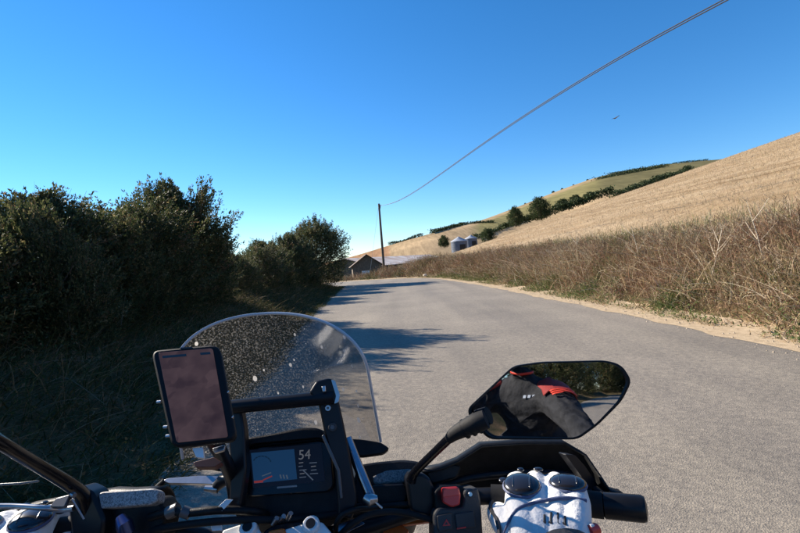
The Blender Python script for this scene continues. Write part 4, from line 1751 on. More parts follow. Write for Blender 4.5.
# --- handlebar (one bent tube), grips, bar ends
hb = [Bk(-.478, .575, 1.165), Bk(-.362, .625, 1.160), Bk(-.27, .652, 1.155), Bk(-.20, .660, 1.140), Bk(-.10, .650, 1.118), Bk(0, .645, 1.112),
      Bk(.10, .648, 1.120), Bk(.18, .655, 1.135), Bk(.27, .650, 1.152), Bk(.362, .630, 1.151), Bk(.428, .604, 1.152), Bk(.474, .583, 1.155)]
tube('handlebar', hb, .0115, SATIN, bike, 16, sm=5)
for s, pts in ((1, hb[-4:]), (-1, list(reversed(hb[:3])))):
    a, b = pts[-1], pts[-2]
    d = (a - b).normalized()
    g0 = hb[-4] + (hb[-3] - hb[-4]) * .22 if s > 0 else hb[2] + (hb[1] - hb[2]) * .2
    tube('grip', [g0, hb[-3] if s > 0 else hb[1], a - d * .046], .0168, RUBBER, bike, 18, sm=4)
    tube('bar_end', [a - d * .047, a - d * .044, a + d * .001, a + d * .005, a + d * .007], [.0125, .0165, .0168, .0148, .006], SATIN, bike, 20)

# --- right switch cluster
swp = Plane(P(457, 510, .622), tilt(20, 8))
sw = plate('switch_housing', rounded([(434, 514), (438, 508), (463, 508), (464, 490), (478, 487), (481, 500), (484, 550), (434, 556)], 4), swp, .045, GREYP, bike, bevel=.003)
plate('switch_body', rounded([(434, 492), (441, 486), (464, 486), (468, 510), (436, 513)], 3), swp, .05, PLAS, sw, off=-.008, bevel=.003)
kill = plate('kill_switch', rounded([(442.5, 488), (459, 487), (461, 495), (460, 505), (452, 507.5), (443, 503)], 2.5), swp, .012, REDP, bike, off=.009, bevel=.002)
plate('rocker_face', rounded([(443.5, 489), (458, 488), (459.5, 495), (443, 497.5)], 1.5), swp, .003, mat('red_switch_top', (.72, .07, .05), .4), kill, off=.0115, bevel=.0008)
plate('switch_key', rounded([(437, 516), (452, 513), (453, 529), (439, 532)], 1.5), swp, .006, mat('switch_key_plastic', (.035, .035, .038), .5), sw, off=.004, bevel=.001)
plate('hazard_triangle', [(442.5, 526), (446.5, 519), (450.5, 525.5)], swp, .001, REDP, sw, off=.0052, bevel=0)
plate('hazard_triangle_centre', [(444.8, 524.8), (446.6, 521.8), (448.4, 524.6)], swp, .001, mat('switch_key_plastic', (.035, .035, .038), .5), sw, off=.0056, bevel=0)
plate('switch_key', rounded([(455, 514), (474, 511), (476, 527), (457, 530)], 1.5), swp, .006, mat('switch_key_plastic', (.035, .035, .038), .5), sw, off=.003, bevel=.001)
plate('red_mark', [(457, 528), (466, 526.5), (466, 528), (457, 529.5)], swp, .001, REDP, sw, off=.0044, bevel=0)
bolt(470, 494, swp, .003, .001, sw, ALU)

# --- right perch, mirror stem, boot
plate('mirror_perch', rounded([(407, 482), (412, 475), (422, 473), (430, 478), (437, 492), (434, 515), (424, 521), (410, 510)], 3), Plane(P(420, 495, .645), tilt(15, 8)), .045, SATIN, bike, bevel=.004)
tube('mirror_stem', [P(411, 481, .645), P(415, 472, .64), P(434, 453, .61), P(455, 433, .575)], [.0075, .0062, .0058, .0060], GLOSS, bike, 16, sm=3)
tube('stem_boot', [P(449, 439, .583), P(454, 434, .578), P(464, 428.5, .572), P(476, 423, .566), P(486, 419, .563)], [.0062, .0085, .0105, .0125, .0115], RUBBER, bike, 18, sm=3)
for k in range(3):
    t = .35 + k * .2
    c = P(454, 434, .578).lerp(P(486, 419, .563), t)
    dd = (P(486, 419, .563) - P(454, 434, .578)).normalized()
    tube('boot_ring', [c - dd * .001, c + dd * .001], .0124 + .0006 * k, RUBBER, bike, 18)

# --- right mirror: shell, rim and convex glass
Mc = P(550, 401, .55)
mn = Vector((-.262, -.95, .13)).normalized()
mp_ = Plane(Mc, mn)
out_px = rounded([(467, 409), (513, 366), (541, 362), (606, 360.5), (622, 365), (632, 381), (622, 401), (598, 425), (578, 439.5), (489, 439.5), (471, 421)], 7, 5)
cxy = np.array([550., 402.])
front = [mp_.at(x, y) for x, y in out_px]
bm = bmesh.new()
lay = [(1.0, .0), (1.0, -.006), (.93, -.022), (.72, -.040), (.35, -.050)]
cen = sum(front, Vector()) / len(front)
rings = [[bm.verts.new(cen + (p - cen) * s + mn * z) for p in front] for s, z in lay]
lip = [bm.verts.new(cen + (p - cen) * .965 + mn * .0005) for p in front]
lip2 = [bm.verts.new(cen + (p - cen) * .955 - mn * .004) for p in front]
seq = [lip2, lip] + rings
n = len(front)
for r0, r1 in zip(seq, seq[1:]):
    for i in range(n):
        bm.faces.new((r0[i], r0[(i + 1) % n], r1[(i + 1) % n], r1[i]))
bm.faces.new(rings[-1])
msh = bm_obj('mirror_housing', bm, PLAS, bike, angle=60)
# glass: concentric rings bulging towards the rider (convex, radius about 0.9 m)
bm = bmesh.new()
RC = .80
gr = []
ux = (Vector((1, 0, 0)) - mn * mn.x).normalized()
uy = mn.cross(ux)
for s in (.958, .85, .7, .55, .4, .25, .1):
    row = []
    for p in front:
        q = cen + (p - cen) * s
        rr = (q - cen).length
        row.append(bm.verts.new(q - mn * (.0028 + rr * rr / (2 * RC)) + mn * .0035))
    gr.append(row)
for r0, r1 in zip(gr, gr[1:]):
    for i in range(n):
        bm.faces.new((r0[i], r0[(i + 1) % n], r1[(i + 1) % n], r1[i]))
bm.faces.new(gr[-1])
MIRR = mat('mirror_glass', (.62, .64, .68), .02, 1.0)
bm_obj('mirror_glass', bm, MIRR, msh, angle=80)

# --- left mirror: stem in view, head just outside the frame
tube('mirror_stem', [P(93, 528, .63), P(84, 500, .62), P(72, 486, .60), P(36, 464, .555), P(-4, 440, .50), P(-30, 424, .485)], [.012, .011, .0086, .0078, .0076, .0076], GLOSS, bike, 16, sm=4)
Lc = P(-108, 392, .50)
ln = Vector((.24, -.95, .13)).normalized()
prof = [(-.085, -.005), (-.06, .035), (-.02, .043), (.055, .045), (.082, .02), (.07, -.03), (.03, -.042), (-.06, -.04)]
lx = Vector((1, 0, 0)) - ln * ln.x
lx.normalize()
lz = ln.cross(lx)
fr = [Lc + lx * a + lz * b for a, b in prof]
bm = bmesh.new()
bm_prism(bm, fr, [Lc + (p - Lc) * .6 - ln * .045 for p in fr])
lm = bm_obj('mirror_housing', bm, PLAS, bike, bevel=.008, seg=3)
bm = bmesh.new()
g_ = [Lc + (p - Lc) * .92 + ln * .001 for p in fr]
bm_prism(bm, g_, [p - ln * .0015 for p in g_])
bm_obj('mirror_glass', bm, MIRR, lm, smooth=False)

# --- hand guards
def guard(side):
    if side > 0:
        top = [(418, 470, .69), (440, 466, .70), (457, 459, .715), (480, 444, .73), (520, 441.5, .735), (560, 441, .72), (579, 452, .70), (592, 471, .675), (604, 488, .65), (621, 494, .625)]
        bot = [(418, 500, .69), (440, 500, .70), (458, 502, .715), (480, 504, .725), (520, 508, .725), (555, 508, .71), (572, 500, .69), (584, 500, .67), (596, 506, .645), (620, 501, .62)]
        tp = [P(*q) for q in top]
        bt = [P(*q) for q in bot]
    else:
        tp = [Vector((2 * BX - p.x - .01, p.y, p.z + .012)) for p in [P(*q) for q in [(418, 476, .69), (440, 474, .70), (457, 472, .715), (480, 468, .73), (520, 468, .735), (560, 470, .72), (585, 478, .69), (604, 488, .65), (621, 494, .625)]]]
        bt = [p - Vector((0, .0, .055)) for p in tp]
    bm = bmesh.new()
    R0 = []
    for a, b in zip(tp, bt):
        r = []
        for k in range(7):
            t = k / 6
            bow = math.sin(t * math.pi) * .016
            r.append(bm.verts.new(a.lerp(b, t) + Vector((0, bow, 0))))
        # lip turned towards the rider along the top edge
        r.insert(0, bm.verts.new(a + Vector((0, -.022, .003))))
        R0.append(r)
    for r0, r1 in zip(R0, R0[1:]):
        for k in range(7):
            bm.faces.new((r0[k], r0[k + 1], r1[k + 1], r1[k]))
    o = bm_obj('hand_guard', bm, PLAS, bike, angle=50)
    md = o.modifiers.new('thick', 'SOLIDIFY')
    md.thickness = .004
    md.offset = 1
    return tp, bt


tpR, btR = guard(1)
tpL, btL = guard(-1)
# wedge and spar of the right guard that reach the bar end
wp = Plane(P(595, 480, .655), tilt(10, 20))
plate('guard_wedge', rounded([(565, 454), (575, 455), (585, 466), (598, 485), (620, 494), (620, 500), (600, 500), (590, 488)], 2.5), wp, .016, SATIN, bike, bevel=.002)
plate('guard_vent', rounded([(425, 472), (452, 463), (462, 466), (458, 478), (432, 485)], 4), Plane(P(440, 474, .685), tilt(25, 12)), .02, PLAS, bike, bevel=.004)
tube('guard_spar', [P(410, 500, .68), P(470, 478, .705), P(560, 474, .69), P(604, 495, .64), P(618, 505, .60)], .006, SATIN, bike, 10, sm=4)
tube('brake_lever', [P(466, 493, .66), P(492, 492, .675), P(540, 488, .675), P(592, 492, .65)], [.006, .005, .0045, .006], SATIN, bike, 10, sm=4)

# --- left controls
plate('clutch_cap', rounded([(97, 494), (102, 491.5), (154, 488), (158, 491), (157, 501), (150, 504.5), (99, 508.5)], 2.5), Plane(P(128, 498, .62), tilt(35, -5)), .02, DUSTY2, bike, bevel=.002)
plate('clutch_perch', rounded([(96, 503), (158, 499), (166, 512), (160, 540), (96, 545), (78, 520)], 4), Plane(P(125, 515, .625), tilt(20, -5)), .04, PLAS, bike, bevel=.004)
plate('mirror_base', rounded([(66, 492), (80, 486), (92, 492), (104, 520), (100, 545), (72, 545)], 4), Plane(P(85, 512, .615), tilt(15, -8)), .03, SATIN, bike, bevel=.004)
tube('perch_bolt', [P(120, 517, .605), P(124, 524, .60), P(127, 533, .60)], [.006, .010, .010], mat('blue_anodised', (.06, .09, .22), .3, .9), bike, 14)
plate('blade_lever', rounded([(163, 480), (168, 478), (200, 475.5), (219, 476), (222, 480), (216, 484), (200, 483.5), (168, 483)], 2), Plane(P(192, 479, .68), tilt(50, 0)), .007, ALU, bike, bevel=.002)
tube('lever_pivot', [P(214, 489, .675), P(222, 481, .67), P(230, 478, .665)], [.007, .009, .007], SATIN, bike, 14)
tube('lever_pivot', [P(205, 488, .67), P(218, 489, .67)], [.004, .006], ALU, bike, 12)
plate('guard_strip', [(-12, 484), (20, 482.2), (38, 480), (38, 481.8), (20, 484.2), (-12, 486.2)], Plane(P(15, 483, .60), tilt(30, 0)), .003, mat('worn_edge_metal', (.11, .11, .115), .4, .5), bike, bevel=.0005)
plate('lever_bracket', rounded([(49, 507), (56, 498), (70, 494), (64, 507)], 2), Plane(P(60, 501, .60), tilt(45, -10)), .006, mat('worn_edge_metal', (.11, .11, .115), .4, .5), bike, bevel=.001)
tube('clutch_lever', [P(74, 508, .61), P(60, 509.5, .61), P(44, 508, .60), P(10, 506, .60), P(-30, 508, .59)], [.004, .004, .0035, .0035, .005], ALU, bike, 10, sm=3)
tube('perch_bolt', [P(72, 494, .59), P(74.5, 495.5, .588)], .0032, ALU, bike, 10)
tube('brake_rod', [P(72, 499, .595), P(84, 519, .595)], .0012, ALU, bike, 8)
# hoses and cables
for k, (pts, r) in enumerate([
        ([(150, 517, .62), (172, 511, .61), (185, 513, .605), (220, 510, .605), (258, 512, .62), (275, 520, .66)], .0055),
        ([(150, 530, .62), (190, 524, .60), (240, 520, .60), (300, 519, .62), (360, 510, .64)], .0048),
        ([(376, 508, .63), (350, 511, .60), (338, 520, .60), (336, 534, .62), (340, 560, .66)], .0036),
        ([(434, 520, .63), (400, 512, .625), (372, 514, .61), (352, 524, .60), (330, 545, .62)], .0042),
        ([(425, 505, .66), (395, 505, .655), (360, 512, .66), (330, 530, .70)], .0045),
        ([(165, 480, .70), (150, 500, .72), (160, 540, .74)], .004),
        ([(222, 448, .60), (232, 462, .62), (226, 470, .64), (205, 466, .64)], .0026)]):
    tube('control_cable', [P(*q) for q in pts], r, RUBBER if k % 2 else PLAS, bike, 10, sm=6)
for (a, b, r) in [((168, 513, .61), (178, 509, .61), .0085), ((182, 511, .605), (190, 514, .605), .0075)]:
    tube('cable_ferrule', [P(*a), P(*b)], r, mat('worn_edge_metal', (.11, .11, .115), .4, .5), bike, 14)

# --- centre: bar clamp, ties, steering head, tank front
clp = Plane(P(297, 530, .60), tilt(55))
tc_ = plate('top_clamp', rounded([(262, 531), (275, 523), (300, 520), (318, 521), (332, 530), (336, 556), (262, 562)], 5), clp, .03, SATIN, bike, bevel=.004)
for (px, py, r) in ((311, 524.5, .0095), (248, 527.5, .0095)):
    c = clp.at(px, py, .01)
    tube('clamp_collar', [c - clp.n * .012, c + clp.n * .001, c + clp.n * .003], [r * 1.25, r * 1.2, r], WHITEP, bike, 18)
    tube('clamp_bolt', [c, c + clp.n * .0045], r * .68, SATIN, bike, 12)
plate('clamp_cover', rounded([(222, 530), (240, 524), (256, 523), (262, 534), (258, 556), (220, 556)], 3), clp, .012, WHITEP, bike, off=.004, bevel=.003)
plate('clamp_cover', rounded([(284, 529), (300, 524), (322, 521), (332, 533), (330, 556), (284, 560)], 3), clp, .01, WHITEP, bike, off=.006, bevel=.003)
plate('steering_damper', rounded([(268, 530), (284, 527), (288, 536), (284, 552), (266, 552)], 3), clp, .014, ORANGE, bike, off=.008, bevel=.003)
for (a, b) in (((279, 521), (284, 516)), ((288, 519), (291, 513)), ((273, 524), (277, 518))):
    tube('adjuster_screw', [clp.at(*a, .006), clp.at(*b, .016)], .0032, ALU, bike, 10)
plate('identification_tag', [(214, 510.5), (226, 499), (233, 499.5), (222, 511)], Plane(P(223, 505, .605), tilt(40)), .001, WHITEP, bike, bevel=.0003)
plate('identification_tag', [(209.5, 519), (221, 518), (222, 530), (212, 531)], Plane(P(215, 524, .60), tilt(40)), .001, WHITEP, bike, bevel=.0003)
plate('orange_guard', rounded([(384, 524), (398, 522), (409, 530), (404, 540), (382, 545)], 2), Plane(P(396, 530, .66), tilt(50)), .01, ORANGE, bike, bevel=.002)
plate('orange_guard', rounded([(400, 521), (432, 518.5), (434, 521), (404, 525)], 1), Plane(P(418, 521, .66), tilt(50)), .006, ORANGE, bike, bevel=.001)
plate('frame_gusset', rounded([(332, 527), (352, 519), (366, 523), (350, 531), (336, 540)], 3), Plane(P(350, 526, .64), tilt(45)), .012, STEELB, bike, bevel=.002)
plate('ignition_barrel', rounded([(346, 505), (362, 502), (366, 512), (352, 518)], 3), Plane(P(356, 511, .66), tilt(45)), .03, PLAS, bike, bevel=.003)

# --- the rest of the machine below the frame (tank, seat, forks, wheels, engine)
def loft(name, secs, material, n=20, **k):
    """body from cross sections (y, half width, z bottom, z top)"""
    bm = bmesh.new()
    rings = []
    for (y, w, z0, z1) in secs:
        r = []
        for i in range(n):
            a = 2 * math.pi * i / n
            ca, sa = math.cos(a), math.sin(a)
            r.append(bm.verts.new(Bk(w * math.copysign(abs(ca) ** .7, ca), y, (z0 + z1) / 2 + (z1 - z0) / 2 * math.copysign(abs(sa) ** .7, sa))))
        rings.append(r)
    for r0, r1 in zip(rings, rings[1:]):
        for i in range(n):
            bm.faces.new((r0[i], r0[(i + 1) % n], r1[(i + 1) % n], r1[i]))
    bm.faces.new(rings[0])
    bm.faces.new(rings[-1])
    return bm_obj(name, bm, material, bike, angle=50, **k)


TANKM = mat('tank_black', (.015, .015, .02), .3, coat=.4)
loft('fuel_tank', [(-.02, .09, .74, .93), (.10, .16, .72, 1.0), (.28, .19, .70, 1.03), (.42, .17, .72, 1.0), (.50, .10, .78, .95)], TANKM)
loft('seat', [(-.75, .11, .82, .93), (-.5, .14, .80, .91), (-.25, .14, .76, .88), (-.05, .10, .74, .88)], RUBBER)
loft('engine', [(-.25, .12, .32, .66), (0, .17, .28, .70), (.25, .16, .30, .70), (.38, .10, .40, .66)], SATIN)
loft('tail', [(-1.0, .05, .84, .90), (-.8, .09, .78, .88), (-.5, .11, .72, .84)], PLAS)
loft('headlight_cowl', [(.80, .14, .93, 1.13), (.92, .12, .92, 1.10), (1.0, .07, .95, 1.06)], PLAS)
loft('front_mudguard', [(.78, .05, .70, .74), (.95, .075, .74, .79), (1.15, .07, .72, .77), (1.35, .03, .66, .68)], PLAS)
for s in (-1, 1):
    tube('fork_leg', [Bk(s * .105, .68, 1.08), Bk(s * .105, .98, .34)], [.028, .024], ALU, bike, 14)
tube('frame_spine', [Bk(0, .62, 1.02), Bk(0, .3, .72), Bk(0, -.3, .72), Bk(0, -.7, .82)], .04, SATIN, bike, 10, sm=3)
for s in (-1, 1):
    tube('swingarm', [Bk(s * .10, -.25, .42), Bk(s * .11, -.62, .33)], .028, ALU, bike, 10)
tube('exhaust', [Bk(.14, .1, .35), Bk(.17, -.3, .45), Bk(.19, -.6, .62), Bk(.19, -.85, .72)], [.03, .04, .055, .055], ALU, bike, 14, sm=3)
for s in (-1, 1):
    box('foot_peg', Bk(s * .24, -.12, .36), (.10, .04, .02), SATIN, bike, bevel=.004)


def wheel(y, r):
    c = Bk(0, y, r)
    e = []
    for R, rr, nm, mm in ((r - .055, .055, 'tyre', RUBBER), (r - .115, .022, 'rim', ORANGE)):
        bm = bmesh.new()
        rings = []
        N = 48
        for i in range(N):
            a = 2 * math.pi * i / N
            rad = Vector((0, math.cos(a), math.sin(a)))
            rings.append([bm.verts.new(c + rad * (R + rr * math.cos(2 * math.pi * k / 14)) + Vector((1, 0, 0)) * (rr * 1.1 * math.sin(2 * math.pi * k / 14))) for k in range(14)])
        for i in range(N):
            for k in range(14):
                bm.faces.new((rings[i][k], rings[(i + 1) % N][k], rings[(i + 1) % N][(k + 1) % 14], rings[i][(k + 1) % 14]))
        e.append(bm_obj(nm, bm, mm, bike))
    tube('hub', [c - Vector((.06, 0, 0)), c + Vector((.06, 0, 0))], .05, ALU, bike, 16)
    for k in range(12):
        a = 2 * math.pi * k / 12
        rad = Vector((0, math.cos(a), math.sin(a)))
        tube('spoke', [c + rad * .04 + Vector((.03 * (-1) ** k, 0, 0)), c + rad * (r - .12)], .003, ALU, bike, 6)


wheel(.99, .335)
wheel(-.63, .325)

# keep world positions: everything above was modelled in world space
for o in bpy.data.objects:
    if o.name not in _made and o.parent is bike:
        o.matrix_parent_inverse = Matrix.Translation(-Vector((BX, .2, 0)))

# ------------------------------------------------------------------ phone in its mount
ph = empty('smartphone', P(193, 397, .5))
ph_c = P(193, 397, .50)
phn = tilt(37, 3)
php = Plane(ph_c, phn)
CASE = mat('phone_case_rubber', (.008, .008, .009), .6, spec=.2)


def phone_screen_material():
    m = bpy.data.materials.new('phone_screen')
    nt, b = nodes_of(m)
    L = nt.links.new
    b.inputs['Base Color'].default_value = (.012, .010, .011, 1)
    b.inputs['Roughness'].default_value = .18
    b.inputs['Specular IOR Level'].default_value = .15
    tc = nt.nodes.new('ShaderNodeTexCoord')
    v = nt.nodes.new('ShaderNodeTexVoronoi')
    v.distance = 'CHEBYCHEV'
    v.inputs['Scale'].default_value = 55
    L(tc.outputs['Object'], v.inputs['Vector'])
    n = nt.nodes.new('ShaderNodeTexNoise')
    n.inputs['Scale'].default_value = 40
    n.inputs['Detail'].default_value = 3
    L(tc.outputs['Object'], n.inputs['Vector'])
    s = nt.nodes.new('ShaderNodeSeparateColor')
    L(v.outputs['Color'], s.inputs[0])
    mx = nt.nodes.new('ShaderNodeMath')
    mx.operation = 'MULTIPLY_ADD'
    mx.inputs[1].default_value = .25
    L(s.outputs[0], mx.inputs[0])
    L(n.outputs['Fac'], mx.inputs[2])
    r = nt.nodes.new('ShaderNodeValToRGB')
    r.color_ramp.elements[0].position = .35
    r.color_ramp.elements[0].color = (.020, .012, .015, 1)
    r.color_ramp.elements[1].position = .9
    r.color_ramp.elements[1].color = (.056, .036, .040, 1)
    L(mx.outputs[0], r.inputs['Fac'])
    L(r.outputs['Color'], b.inputs['Emission Color'])  # blotchy emission painted to look like a dim pinkish reflection in the glass
    b.inputs['Emission Strength'].default_value = .6
    return m


_made2 = set(o.name for o in bpy.data.objects)
outer = rounded([(150, 350), (219, 343.5), (236.5, 440), (171, 448)], 10, 7)
cs = plate('case', outer, php, .014, CASE, ph, bevel=.003, inner=.97)
scr = plate('screen', rounded([(158, 352.5), (212.5, 348), (228, 437), (176.5, 442.5)], 3), php, .002, phone_screen_material(), ph, off=.0008, bevel=.0004)
plate('speaker_slot', rounded([(180, 347.5), (192, 346.6), (192.3, 348), (180.3, 349)], .6), php, .001, GREYP, cs, off=.0006, bevel=0)
plate('status_icon', [(200, 352.6), (210, 351.8), (210.5, 354), (200.5, 354.8)], php, .0006, EM_D, scr, off=.0018, bevel=0)
plate('status_bar', [(162, 355.8), (186, 353.8), (186.5, 356), (162.5, 358)], php, .0006, EM_D, scr, off=.0018, bevel=0)
for q in ((157.5, 402), (164, 427), (166.5, 436)):
    c = php.at(*q, -.006)
    tube('side_button', [c + Vector((-.0005, 0, 0)), c + Vector((.004, 0, 0))], .0018, ALU, cs, 8)
for q in (393, 418):
    c = php.at(226 + (q - 393) * .18, q, -.004)
    box('side_clip', c, (.006, .006, .004), ALU, cs, bevel=.001)
tag(ph, 'smartphone in black rugged case clamped left of the dash', 'smartphone')
for o in bpy.data.objects:
    if o.name not in _made2 and o.parent is ph:
        o.matrix_parent_inverse = Matrix.Translation(-ph_c)
# mount of the phone: belongs to the motorcycle
_made3 = set(o.name for o in bpy.data.objects)
tube('phone_mount_arm', [P(205, 420, .535), P(214, 440, .56), P(224, 460, .60), P(232, 480, .64), P(236, 505, .65)], [.012, .010, .009, .009, .010], SATIN, bike, 14, sm=3)
plate('mount_claw', rounded([(192, 448), (203, 447), (204, 458), (196, 457)], 1.5), Plane(P(198, 452, .47), tilt(45)), .004, WHITEP, bike, bevel=.001)
plate('mount_claw', rounded([(212, 448), (225, 444.5), (224, 450), (214, 453)], 1.5), Plane(P(218, 448, .48), tilt(45)), .004, ALU, bike, bevel=.001)
plate('mount_base', rounded([(193, 462), (214, 457), (222, 462), (214, 467), (195, 467)], 2), Plane(P(208, 462, .55), tilt(45)), .01, mat('brown_red_mount', (.10, .025, .015), .5), bike, bevel=.002)
for o in bpy.data.objects:
    if o.name not in _made3 and o.parent is bike:
        o.matrix_parent_inverse = Matrix.Translation(-Vector((BX, .2, 0)))

# ------------------------------------------------------------------ rider
rider = empty('person', (BX, -.2, 0))
tag(rider, 'rider in black jacket with red shoulder panels and white gloves holding the handlebar', 'person')
_made4 = set(o.name for o in bpy.data.objects)
JACKET = mat('black_textile_jacket', (.026, .026, .028), .8, var=.35, scale=40, bump=1.0, bscale=22, spec=.25)
LEATHER = mat('white_glove_leather', (.74, .73, .71), .55, var=.06, scale=25, bump=.25, bscale=180)
BLUEL = mat('blue_grey_glove_leather', (.07, .09, .17), .6, bump=.2, bscale=200)
ARMOR = mat('glove_armour', (.014, .014, .018), .22, coat=.4)
BLACKL = mat('black_glove_leather', (.02, .02, .024), .6, bump=.2, bscale=200)
REDT = mat('red_textile', (.30, .03, .025), .7, bump=.3, bscale=120)
REDS = mat('red_stripe', (.75, .06, .03), .6)


def apply_mesh(o):
    dg = bpy.context.evaluated_depsgraph_get()
    me = bpy.data.meshes.new_from_object(o.evaluated_get(dg))
    mats = [s for s in o.data.materials]
    o.modifiers.clear()
    o.data = me
    return me


def fuse(name, bm, material, parent, voxel=.004, sm=6):
    me = bpy.data.meshes.new(name)
    bmesh.ops.recalc_face_normals(bm, faces=bm.faces)
    bm.to_mesh(me)
    bm.free()
    o = link(name, me, material, parent)
    r = o.modifiers.new('remesh', 'REMESH')
    r.mode = 'VOXEL'
    r.voxel_size = voxel
    s = o.modifiers.new('smooth', 'SMOOTH')
    s.iterations = sm
    s.factor = .5
    me2 = apply_mesh(o)
    me2.shade_smooth()
    return o


def ball(bm, c, rx, ax=WAX, seg=16):
    m = Matrix((ax[0], ax[1], ax[2])).transposed().to_4x4()
    m = m @ Matrix.Diagonal((rx[0], rx[1], rx[2], 1))
    m.translation = Vector(c)
    bmesh.ops.create_uvsphere(bm, u_segments=seg, v_segments=seg // 2 + 2, radius=1, matrix=m)


def make_hand(side):
    if side > 0:
        A, B = hb[-4], hb[-2]
        Hc = P(544, 503, .628)
    else:
        A, B = hb[2], hb[0]
        Hc = A.lerp(B, .48)
    a = (B - A).normalized()
    up0 = Vector((0, 0, 1))
    fw = (Vector((0, 1, 0)) - a * a.y).normalized()
    up = (up0 - a * a.z - fw * up0.dot(fw)).normalized()

    def H(x, f, u):
        return Hc + a * (x * 1.1 + .004) + fw * f + up * u
    bm = bmesh.new()
    # back of the hand: sections from wrist to knuckles (flattened tubes side by side)
    for x, kf in ((-.034, .0), (-.012, .006), (.012, .005), (.034, -.003)):
        bm_tube(bm, [H(x * .62, -.105, -.014), H(x * .8, -.07, .006), H(x * .95, -.03, .019), H(x, .006 + kf, .023), H(x * 1.04, .026 + kf, .016)], [.020, .021, .0195, .0158, .0138], 14)
    fing = []
    for x, ln, kf in ((-.037, .96, 0), (-.0125, 1.06, .006), (.0125, 1.0, .005), (.036, .86, -.003)):
        k = [H(x * 1.03, .020 + kf, .018), H(x * 1.05, .042 + kf, .006), H(x * 1.05, .046 * ln + .004, -.016), H(x * 1.04, .032, -.033 * ln), H(x * 1.03, .010, -.037)]
        bm_tube(bm, k, [.0140, .0130, .0122, .0115, .0100], 12)
        fing.append(k)
    # heel of the palm and thumb root
    bm_tube(bm, [H(.0, -.108, -.02), H(.0, -.06, -.012), H(-.01, -.025, -.006)], [.030, .030, .024], 14)
    bm_tube(bm, [H(-.030, -.075, -.008), H(-.050, -.045, -.004), H(-.061, -.016, -.010), H(-.060, .010, -.022), H(-.052, .030, -.028)], [.020, .0195, .0155, .0140, .0112], 14)
    # cuff
    o = fuse('glove', bm, LEATHER, rider, .0026, 4)
    wrist = H(0, -.118, -.018)
    # stitched pieces of the glove
    def hugging(name, cx, cf, cu, rx, ry, rz, mm, tiltf=0.0):
        b2 = bmesh.new()
        ax2 = (a, (fw * math.cos(tiltf) + up * math.sin(tiltf)).normalized(), (up * math.cos(tiltf) - fw * math.sin(tiltf)).normalized())
        ball(b2, H(cx, cf, cu), (rx, ry, rz), ax2, 20)
        return bm_obj(name, b2, mm, o)
    def S(f):
        return float(np.interp(f, [-.105, -.07, -.03, .006, .026], [.006, .027, .0395, .0405, .032]))
    def slope(f):
        return math.atan2(S(f + .012) - S(f - .012), .024)
    for cx, cf, rx, ry in ((-.028, -.028, .0245, .0235), (.026, -.016, .0240, .0200)):
        hugging('knuckle_armour', cx, cf, S(cf) - .0015, rx, ry, .0085, ARMOR, slope(cf))
        hugging('armour_rim', cx, cf, S(cf) - .0035, rx * 1.06, ry * 1.07, .0068, BLUEL, slope(cf))
        for q in (-.4, 0, .4):
            hugging('armour_rib', cx + rx * q, cf - .002, S(cf) + .0040, .0018, ry * .55, .0026, ARMOR, slope(cf))
    hugging('finger_vent', -.052, -.004, .0310, .0065, .0060, .0030, ARMOR, .1)
    hugging('finger_vent', -.030, .012, .0400, .0050, .0045, .0026, ARMOR, -.1)
    hugging('finger_vent', -.008, .016, .0400, .0070, .0050, .0026, ARMOR, -.2)
    # dark seam curving across the back of the hand
    pts = [H(-.049, -.088, S(-.088) - .010), H(-.034, -.070, S(-.070) - .0005), H(-.008, -.056, S(-.056) + .0005), H(.020, -.048, S(-.048) + .0005), H(.044, -.042, S(-.042) - .006)]
    tube('seam_band', pts, [.0012, .0018, .0022, .0026, .0026], BLUEL, o, 10, sm=5)
    # print on the back of the hand: four short dark strokes with hooked feet
    for i in range(4):
        x = -.004 + i * .0072
        f0 = -.082
        h0 = .011 if i in (1, 2) else .008
        b2 = bmesh.new()
        bm_tube(b2, [H(x, f0, S(f0) + .0008), H(x + .0004, f0 + h0 * .5, S(f0 + h0 * .5) + .0010), H(x + .0008, f0 + h0, S(f0 + h0) + .0010)], [.0019, .0016, .0013], 8)
        bm_tube(b2, [H(x - .0026, f0 + .001, S(f0) + .0010), H(x + .0016, f0 - .001, S(f0) + .0006)], [.0014, .0016], 8)
        bm_obj('printed_letter', b2, BLACKL, o)
    b2 = bmesh.new()
    bm_tube(b2, [H(.041, -.078, .011), H(.050, -.068, .009)], [.0075, .0075], 12)
    bm_obj('red_tag', b2, REDP, o)
    b2 = bmesh.new()
    bm_tube(b2, [H(.0430, -.0770, .0165), H(.0465, -.0725, .0155)], [.0030, .0030], 10)
    bm_obj('tag_mark', b2, LEATHER, o)
    tube('side_piping', [H(-.052, -.095, -.004), H(-.058, -.06, .006), H(-.068, -.03, .004), H(-.066, -.012, .006)], [.002, .003, .003, .002], BLACKL, o, 8, sm=4)
    return o, wrist, H


gR, wristR, HR = make_hand(1)
gL, wristL, HL = make_hand(-1)


def skin_body(name, verts, edges, radii, root, material, parent, sub=2):
    me = bpy.data.meshes.new(name)
    me.from_pydata([tuple(v) for v in verts], edges, [])
    o = link(name, me, material, parent)
    o.modifiers.new('skin', 'SKIN')
    sv = me.skin_vertices[0].data
    for i, r in enumerate(radii):
        sv[i].radius = r if hasattr(r, '__len__') else (r, r)
        sv[i].use_root = (i == root)
    s = o.modifiers.new('sub', 'SUBSURF')
    s.levels = sub
    s.render_levels = sub
    me2 = apply_mesh(o)
    if len(me2.materials) == 0:
        me2.materials.append(material)
    me2.shade_smooth()
    return o


